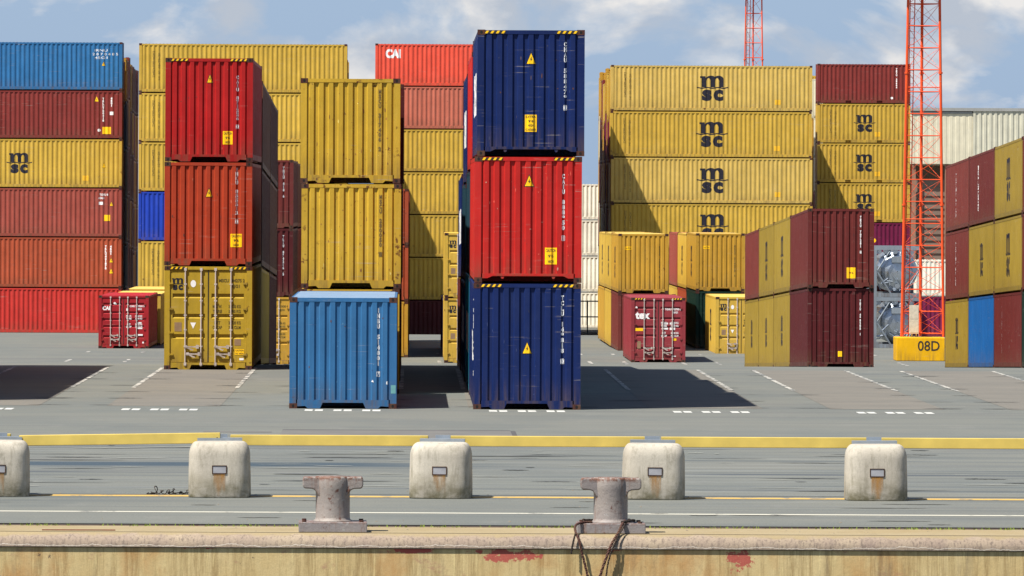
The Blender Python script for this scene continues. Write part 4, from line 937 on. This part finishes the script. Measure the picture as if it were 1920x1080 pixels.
f = Flat(); f.text('08D', .22, .70, .46, 1.0, .01)
bm = MB(); lay('lettering', f, [M_gasket], t, None, y=-1.353, lift=.004).location = (.0, 0, 0)
m = MB(); m.box(-.62, -.20, -.75, -.45, 1.25, 2.55); m.box(-.60, -.22, -.757, -.75, 1.3, 1.88); m.box(-.60, -.22, -.757, -.75, 1.92, 2.5)
m.tube((-.5, -.6, 1.08), (-.5, -.6, 1.25), .03); m.tube((-.3, -.6, 1.08), (-.3, -.6, 1.25), .03); link('switch_cabinet', m.mesh('switch_cabinet'), plain('cabinet_beige', (196, 186, 166), .5), t)
mast('slim orange lattice mast rising from behind the big yellow wall', 23.45, 492, gz(492), 23.3, 1.72, 1.05, 4, base=False)

# ------------------------------------------------------------------ warehouse, alley fence
def ribbed(name, x0, x1, y, z0, z1, pitch, dep, mat, parent):
    m = MB(); x = x0
    while x < x1 - 1e-3:
        b_ = min(x + pitch, x1); a = pitch
        m.face([(x, y, z0), (x + a * .45, y, z0), (x + a * .45, y, z1), (x, y, z1)]); m.face([(x + a * .45, y, z0), (x + a * .55, y + dep, z0), (x + a * .55, y + dep, z1), (x + a * .45, y, z1)])
        m.face([(x + a * .55, y + dep, z0), (x + a * .9, y + dep, z0), (x + a * .9, y + dep, z1), (x + a * .55, y + dep, z1)]); m.face([(x + a * .9, y + dep, z0), (x + a, y, z0), (x + a, y, z1), (x + a * .9, y + dep, z1)]); x += pitch
    return link(name, m.mesh(name), mat, parent)
wh = thing('warehouse', 'pale cream metal-clad warehouse with a dark open lower storey, far right', 'warehouse', (47.0, 675, gz(675)))
cream = paint('cream_cladding', (214, 206, 180), .25); cream2 = paint('grey_cladding', (196, 192, 172), .2)
top = 13.1 + 3.75; low_z = 8.3 + 3.75
ribbed('cladding', 0, 5.8, 0, low_z, top, .6, .02, cream, wh); ribbed('cladding', 5.8, 60, -.1, low_z, top + .15, .5, .06, cream2, wh)
m = MB(); m.box(.02, 60, .15, 40, low_z + .01, top - .1); link('upper_storey', m.mesh('upper_storey'), cream, wh)
m = MB(); m.box(-.1, 60.1, -.18, 40.2, top + .16, top + .45); m.box(-.1, 5.7, -.06, .1, top - .09, top + .1); link('roof', m.mesh('roof'), paint('roof_edge', (150, 150, 146), .2), wh)
m = MB(); m.box(.5, 60, 1.0, 1.4, 0, low_z - 1.5); [m.box(.5, 60, .9, .999, q * .6 + .05, q * .6 + .42) for q in range(int((low_z - 2) / .6))]; m.box(.5, 60, 30, 30.5, 0, low_z); link('lower_wall', m.mesh('lower_wall'), concrete('brown_render', (118, 98, 86), (132, 112, 98), (90, 76, 66), (.1, .1, .3)), wh)
for x in (0.1, 3.2, 9, 15, 21): m = MB(); m.box(x, x + .35, .2, .55, 0, low_z); link('column', m.mesh('column'), paint('column_paint', (150, 110, 90), .3), wh)
fe = thing('railing', 'grey tube railing across the gap right of the navy stack', 'railing', (9.0, 460, gz(460)))
for z_ in (1.05, 2.05): m = MB(); m.tube((0, 0, z_), (12, 0, z_), .04); link('rail', m.mesh('rail'), M_galv, fe)
for x in range(0, 13, 2): m = MB(); m.tube((x + .4, 0, 0), (x + .4, 0, 2.1), .04); link('post', m.mesh('post'), M_galv, fe)

# ------------------------------------------------------------------ quay furniture
blk_m = concrete('block_concrete', (162, 154, 140), (186, 179, 164), (120, 114, 98), (1, 1, .8), bump=.18, grime=(100, 94, 66), rnd=True)
def stained(name, base_fn):
    return base_fn
def block_mesh():
    bm = bmesh.new(); W, D, Hh = .5, .5, .885; n = 9
    # superellipse plan lofted up with a rounded shoulder
    rings = []; levels = [(0, .985), (.02, 1.0), (.30, .995), (.55, .985)]
    for i in range(9):
        t = i / 8 * math.pi / 2; levels.append((.66 + .225 * math.sin(t), .98 - .235 * (1 - math.cos(t))))
    levels += [(.8855, .60), (.886, .35)]
    seg = 48
    for z, k in levels:
        ring = []
        for j in range(seg):
            a = 2 * math.pi * j / seg; c, s_ = math.cos(a), math.sin(a); e = 2 / 4.2
            ring.append(bm.verts.new((W * k * math.copysign(abs(c) ** e, c), D * k * math.copysign(abs(s_) ** e, s_), z)))
        rings.append(ring)
    for a, b_ in zip(rings, rings[1:]):
        for j in range(seg): bm.faces.new((a[j], a[(j + 1) % seg], b_[(j + 1) % seg], b_[j]))
    bm.faces.new(rings[-1]); bm.faces.new(list(reversed(rings[0])))
    for f_ in bm.faces: f_.smooth = True
    me = bpy.data.meshes.new('concrete_body'); bm.to_mesh(me); bm.free(); return me
blkme = block_mesh()
rust_m = bpy.data.materials.new('rust_stain'); rust_m.use_nodes = True
_nt = rust_m.node_tree; _b = _nt.nodes['Principled BSDF']; _b.inputs['Roughness'].default_value = .9; _b.inputs['Base Color'].default_value = lin(166, 118, 52)
_tc = _n(_nt, 'ShaderNodeTexCoord'); _mp = _n(_nt, 'ShaderNodeMapping'); _mp.inputs['Scale'].default_value = (13, 1, 2.2); _ns = _n(_nt, 'ShaderNodeTexNoise', Scale=1.0, Detail=6.0); _oi = _n(_nt, 'ShaderNodeObjectInfo')
_ad = _n(_nt, 'ShaderNodeVectorMath', operation='ADD'); _nt.links.new(_tc.outputs['Object'], _mp.inputs[0]); _nt.links.new(_mp.outputs[0], _ad.inputs[0]); _nt.links.new(_oi.outputs['Location'], _ad.inputs[1]); _nt.links.new(_ad.outputs[0], _ns.inputs['Vector'])
_sp = _n(_nt, 'ShaderNodeSeparateXYZ'); _nt.links.new(_tc.outputs['Object'], _sp.inputs[0]); _fd = _n(_nt, 'ShaderNodeMapRange'); _fd.inputs[1].default_value = .05; _fd.inputs[2].default_value = .40; _fd.inputs[3].default_value = -.12; _fd.inputs[4].default_value = .22; _nt.links.new(_sp.outputs['Z'], _fd.inputs[0])
_sm = _n(_nt, 'ShaderNodeMath', operation='ADD'); _nt.links.new(_ns.outputs['Fac'], _sm.inputs[0]); _nt.links.new(_fd.outputs[0], _sm.inputs[1]); _al = _n(_nt, 'ShaderNodeMapRange'); _al.inputs[1].default_value = .42; _al.inputs[2].default_value = .80; _al.inputs[4].default_value = .68; _nt.links.new(_sm.outputs[0], _al.inputs[0]); _nt.links.new(_al.outputs[0], _b.inputs['Alpha'])
DBk = 114.75; SBk = F / DBk
BLK = [(-6, 935, 'pale concrete block cut by the left picture edge, dark slot on its face'), (410.5, 935, 'pale concrete block with greenish foot, beside the rope scraps'), (827, 936, 'pale concrete block with rust run, between the two mooring bollards'), (1227, 937, 'pale concrete block half behind the roped mooring bollard'), (1646, 943, 'pale concrete block with rust run, rightmost of the row')]
BX = []
for px, py, lab in BLK:
    X = wx(px, 890, SBk); BX.append(X)
    t = thing('concrete_block', lab, 'concrete block', (X, DBk + .5, 0), (random.uniform(-.006, .006), random.uniform(-.008, .008), random.uniform(-.07, .07)), group='concrete blocks along the quay guard rail')
    link('concrete_body', blkme, blk_m, t)
    m = MB(); x0, x1, z0, z1, yf = -.105, .105, .395, .505, -.507
    for a, b_, c, d in ((x0 - .012, x0, z0 - .012, z1 + .012), (x1, x1 + .012, z0 - .012, z1 + .012), (x0, x1, z0 - .014, z0), (x0, x1, z1, z1 + .012)): m.box(a, b_, yf, yf + .1, c, d)
    link('socket_frame', m.mesh('socket_frame'), paint('dark_rust', (60, 34, 20), .7), t)
    m = MB(); m.box(x0, x1, yf + .006, yf + .1, z0, z1); link('socket_plate', m.mesh('socket_plate'), plain('socket_grey', (148, 148, 152), .5), t)
    m = MB(); m.face([(-.095, -.503, .03), (.095, -.503, .03), (.095, -.503, .385), (-.095, -.503, .385)]); link('rust_run', m.mesh('rust_run'), rust_m, t)
    m = MB(); m.box(-.36, .36, .30, .52, .845, .93); m.box(-.12, .12, .52, .60, .78, .985); link('rail_bracket', m.mesh('rail_bracket'), M_galv, t)
# guard rails
gm = plain('guard_rail_yellow', (198, 174, 86), .6, var=.14, scale=2.2); gm2 = None
RA = [(38, 414, 818, 0.0, 'yellow guard rail lying slightly tilted at the far left'), (432, 803, 820, 0, 'yellow guard rail between the rope-side block and the middle block'), (831, 1217, 821, 0, 'yellow guard rail crossing behind the gap between middle block and roped bollard'), (1240, 1630, 824, 0, 'yellow guard rail between the two right-hand blocks'), (1653, 2060, 828, 0, 'yellow guard rail running out at the right picture edge'), (-340, 20, 818, 0, 'yellow guard rail running out at the left picture edge')]
for i, (p0, p1, py, _, lab) in enumerate(RA):
    d = 115.9; s = F / d; X0, X1 = wx(p0, py, s), wx(p1, py, s); Lr = X1 - X0
    t = thing('guard_rail', lab, 'guard rail', (X0, d, .80), (0, 0, 0), group='yellow guard rails along the quay')
    m = MB(); m.box(0, Lr, 0, .10, 0, .17); o = link('beam', m.mesh('beam'), gm, t); q = o.modifiers.new('b', 'BEVEL'); q.width = .008; q.segments = 2
    m = MB(); m.box(-.004, .0, .01, .09, .01, .16); m.box(Lr, Lr + .004, .01, .09, .01, .16); link('end_cap', m.mesh('end_cap'), M_galv, t)
    for bx in (Lr * .015, Lr * .985):
        if bx > .03: m = MB(); m.tube((bx, -.012, .085), (bx, .002, .085), .014, 6); link('bolt', m.mesh('bolt'), M_casting, t)
    if i == 0: t.rotation_euler = (0, -.018, 0); t.location.z = .785; t.location.y = 115.6
# mooring bollards
boll_m = concrete('bollard_paint', (126, 118, 115), (146, 137, 128), (108, 86, 74), (1, 1, 1), rough=.6, bump=.5, chips=.62, rnd=True)
plate_m = concrete('plate_paint', (124, 118, 118), (138, 131, 128), (116, 98, 90), (1, 1, 1), rough=.6, bump=.4, chips=.16, rnd=True)
def head_mesh():
    m = MB(); P = [(-.435, .51), (-.41, .474), (-.30, .468), (-.262, .452), (-.235, .42), (-.2, .36), (.2, .36), (.235, .42), (.262, .452), (.30, .468), (.41, .474), (.435, .51), (.435, .60), (.42, .642), (-.42, .642), (-.435, .60)]
    m.prism_y(P, -.16, .16); return m.mesh('head')
headme = head_mesh()
colme = (lambda m: (m.lathe([(.285, .0), (.28, .014), (.252, .03), (.245, .06), (.245, .40), (.255, .48), (.258, .62), (.245, .648), (.05, .652)], 0, 0, 48), m)[1].mesh('post', True))(MB())
platme = (lambda m: (m.box(-.49, .49, -.36, .36, 0, .145), m)[1].mesh('base_plate'))(MB())
BO = [(624, 'grey-pink T-headed mooring bollard without rope, left of the middle block'), (1145, 'grey-pink T-headed mooring bollard with old ropes hung round its foot')]
for px, lab in BO:
    d = 103.35; X = wx(px, 950, F / d)
    t = thing('mooring_bollard', lab, 'bollard', (X, d, .004), (0, 0, random.uniform(-.02, .02)), group='T-headed mooring bollards on the quay edge')
    o = link('base_plate', platme, plate_m, t); q = o.modifiers.new('b', 'BEVEL'); q.width = .01; q.segments = 2
    link('post', colme, boll_m, t, loc=(0, 0, .145))
    o = link('head', headme, boll_m, t, loc=(0, 0, .145)); q = o.modifiers.new('b', 'BEVEL'); q.width = .035; q.segments = 4; q.limit_method = 'ANGLE'
    m = MB()
    for bx in (-.41, .41):
        for by in (-.28, .28): m = MB(); m.tube((bx, by, .144), (bx, by, .17), .032, 6); link('bolt', m.mesh('bolt'), M_casting, t)
# ropes
def rope(name, pts, r, mat, strands=3):
    c = bpy.data.curves.new(name, 'CURVE'); c.dimensions = '3D'; sp_ = c.splines.new('BEZIER'); sp_.bezier_points.add(len(pts) - 1)
    for bp_, p in zip(sp_.bezier_points, pts): bp_.co = p; bp_.handle_left_type = bp_.handle_right_type = 'AUTO'
    c.resolution_u = 10; o = bpy.data.objects.new(name, c); me0 = o.to_mesh(); P = [v.co.copy() for v in me0.vertices]; o.to_mesh_clear(); bpy.data.objects.remove(o); bpy.data.curves.remove(c)
    m = MB()
    for s_ in range(strands):
        Q = []
        for i, p in enumerate(P):
            d_ = (P[min(i + 1, len(P) - 1)] - P[max(i - 1, 0)]).normalized(); q = d_.to_track_quat('Z', 'Y'); a = i * .8 + s_ * 2 * math.pi / strands; Q.append(p + q @ Vector((r * .55 * math.cos(a), r * .55 * math.sin(a), 0)))
        for a, b_ in zip(Q, Q[1:]): m.tube(a, b_, r * .55, 6)
    return m.mesh(name, True)
rp = paint('old_rope', (92, 62, 56), .5, rough=.9, rust=(150, 130, 110), fade=1.0); rp2 = paint('dark_rope', (54, 48, 46), .4, rough=.95, rust=(120, 110, 100), fade=1.0)
Xb = wx(1145, 950, F / 103.35); s = 131.0
def rpnt(px, py, y): sy = F / y; return (wx(px, py, sy), y, wz(px, py, sy))
tag(link('rope', rope('rope', [rpnt(1110, 979, 103.1), rpnt(1090, 980, 102.98), rpnt(1079, 986, 102.88), rpnt(1079, 996, 102.80), rpnt(1086, 1014, 102.70), rpnt(1092, 1040, 102.70), rpnt(1103, 1085, 102.70), rpnt(1112, 1130, 102.7)], .018, rp), rp), 'old reddish rope hanging down the quay wall at the left of the roped bollard', 'rope')
tag(link('rope', rope('rope', [rpnt(1079, 1000, 102.74), rpnt(1074, 1020, 102.69), rpnt(1071, 1038, 102.67)], .014, rp2), rp2), 'short dark rope end hanging left of the roped bollard', 'rope')
tag(link('rope', rope('rope', [rpnt(1172, 976, 103.05), rpnt(1166, 984, 102.93), rpnt(1161, 996, 102.85), rpnt(1147, 1020, 102.70), rpnt(1137, 1045, 102.68), rpnt(1124, 1085, 102.68), rpnt(1116, 1130, 102.68)], .020, rp), rp), 'thick old rope hanging down the quay wall in front of the roped bollard', 'rope')
tag(link('rope', rope('rope', [rpnt(1176, 977, 103.1), rpnt(1168, 990, 102.85), rpnt(1158, 1008, 102.72), rpnt(1142, 1048, 102.66), rpnt(1136, 1085, 102.66), rpnt(1130, 1130, 102.66)], .013, rp2), rp2), 'thin dark rope hanging beside the thick old one in front of the roped bollard', 'rope')
tag(link('rope', rope('rope', [(Xb - .40, 103.05, .20), (Xb - .30, 103.6, .17), (Xb + .1, 103.68, .18), (Xb + .33, 103.3, .18), (Xb + .26, 103.02, .19), (Xb + .14, 102.97, .17)], .02, rp2), rp2), 'dark rope looped round the foot of the roped mooring bollard', 'rope')
# rope scraps near the second block
random.seed(8); pts = []
for i in range(34): pts.append((wx(274 + i * 2.3, 928, SBk) + random.uniform(-.04, .04), 116.2 + random.uniform(-.25, .25), .015 + (random.random() ** 4) * .05))
tag(link('chain', rope('chain', pts, .008, rp2, 2), rp2), 'tangled rusty chain lying on the yellow line beside the block', 'chain')
# little stones and litter along the coping
m = MB(); random.seed(21)
for i in range(60):
    x = random.uniform(-6.5, 9.5); y = random.choice([103.6, 104.2, 104.8, 107, 112, 116, 118]) + random.uniform(-.5, .3); r = random.uniform(.008, .025); h = r * .6
    k_ = 6; ring = [(x + r * math.cos(a) * random.uniform(.7, 1.1), y + r * math.sin(a), .004) for a in [2 * math.pi * j / k_ for j in range(k_)]]; tp = (x, y, .004 + h)
    for j in range(k_): m.face([ring[j], ring[(j + 1) % k_], tp])
struct(link('gravel', m.mesh('gravel'), plain('gravel_grey', (120, 108, 92), .9)), 'stuff')

for o in COL.objects:
    if 'label' in o and not 4 <= len(o['label'].split()) <= 16: print('LABEL', len(o['label'].split()), o['label'])

t = thing('flat_bar', 'rusty flat steel bar lying on the coping near the left picture edge', 'steel bar', (wx(75, 998, 131.5), 103.2, .006), (0, 0, .03))
m = MB(); m.box(0, 1.05, 0, .07, 0, .012); m.box(.2, .8, .075, .10, 0, .008); link('bar', m.mesh('bar'), paint('bar_rust', (120, 66, 46), .6), t)
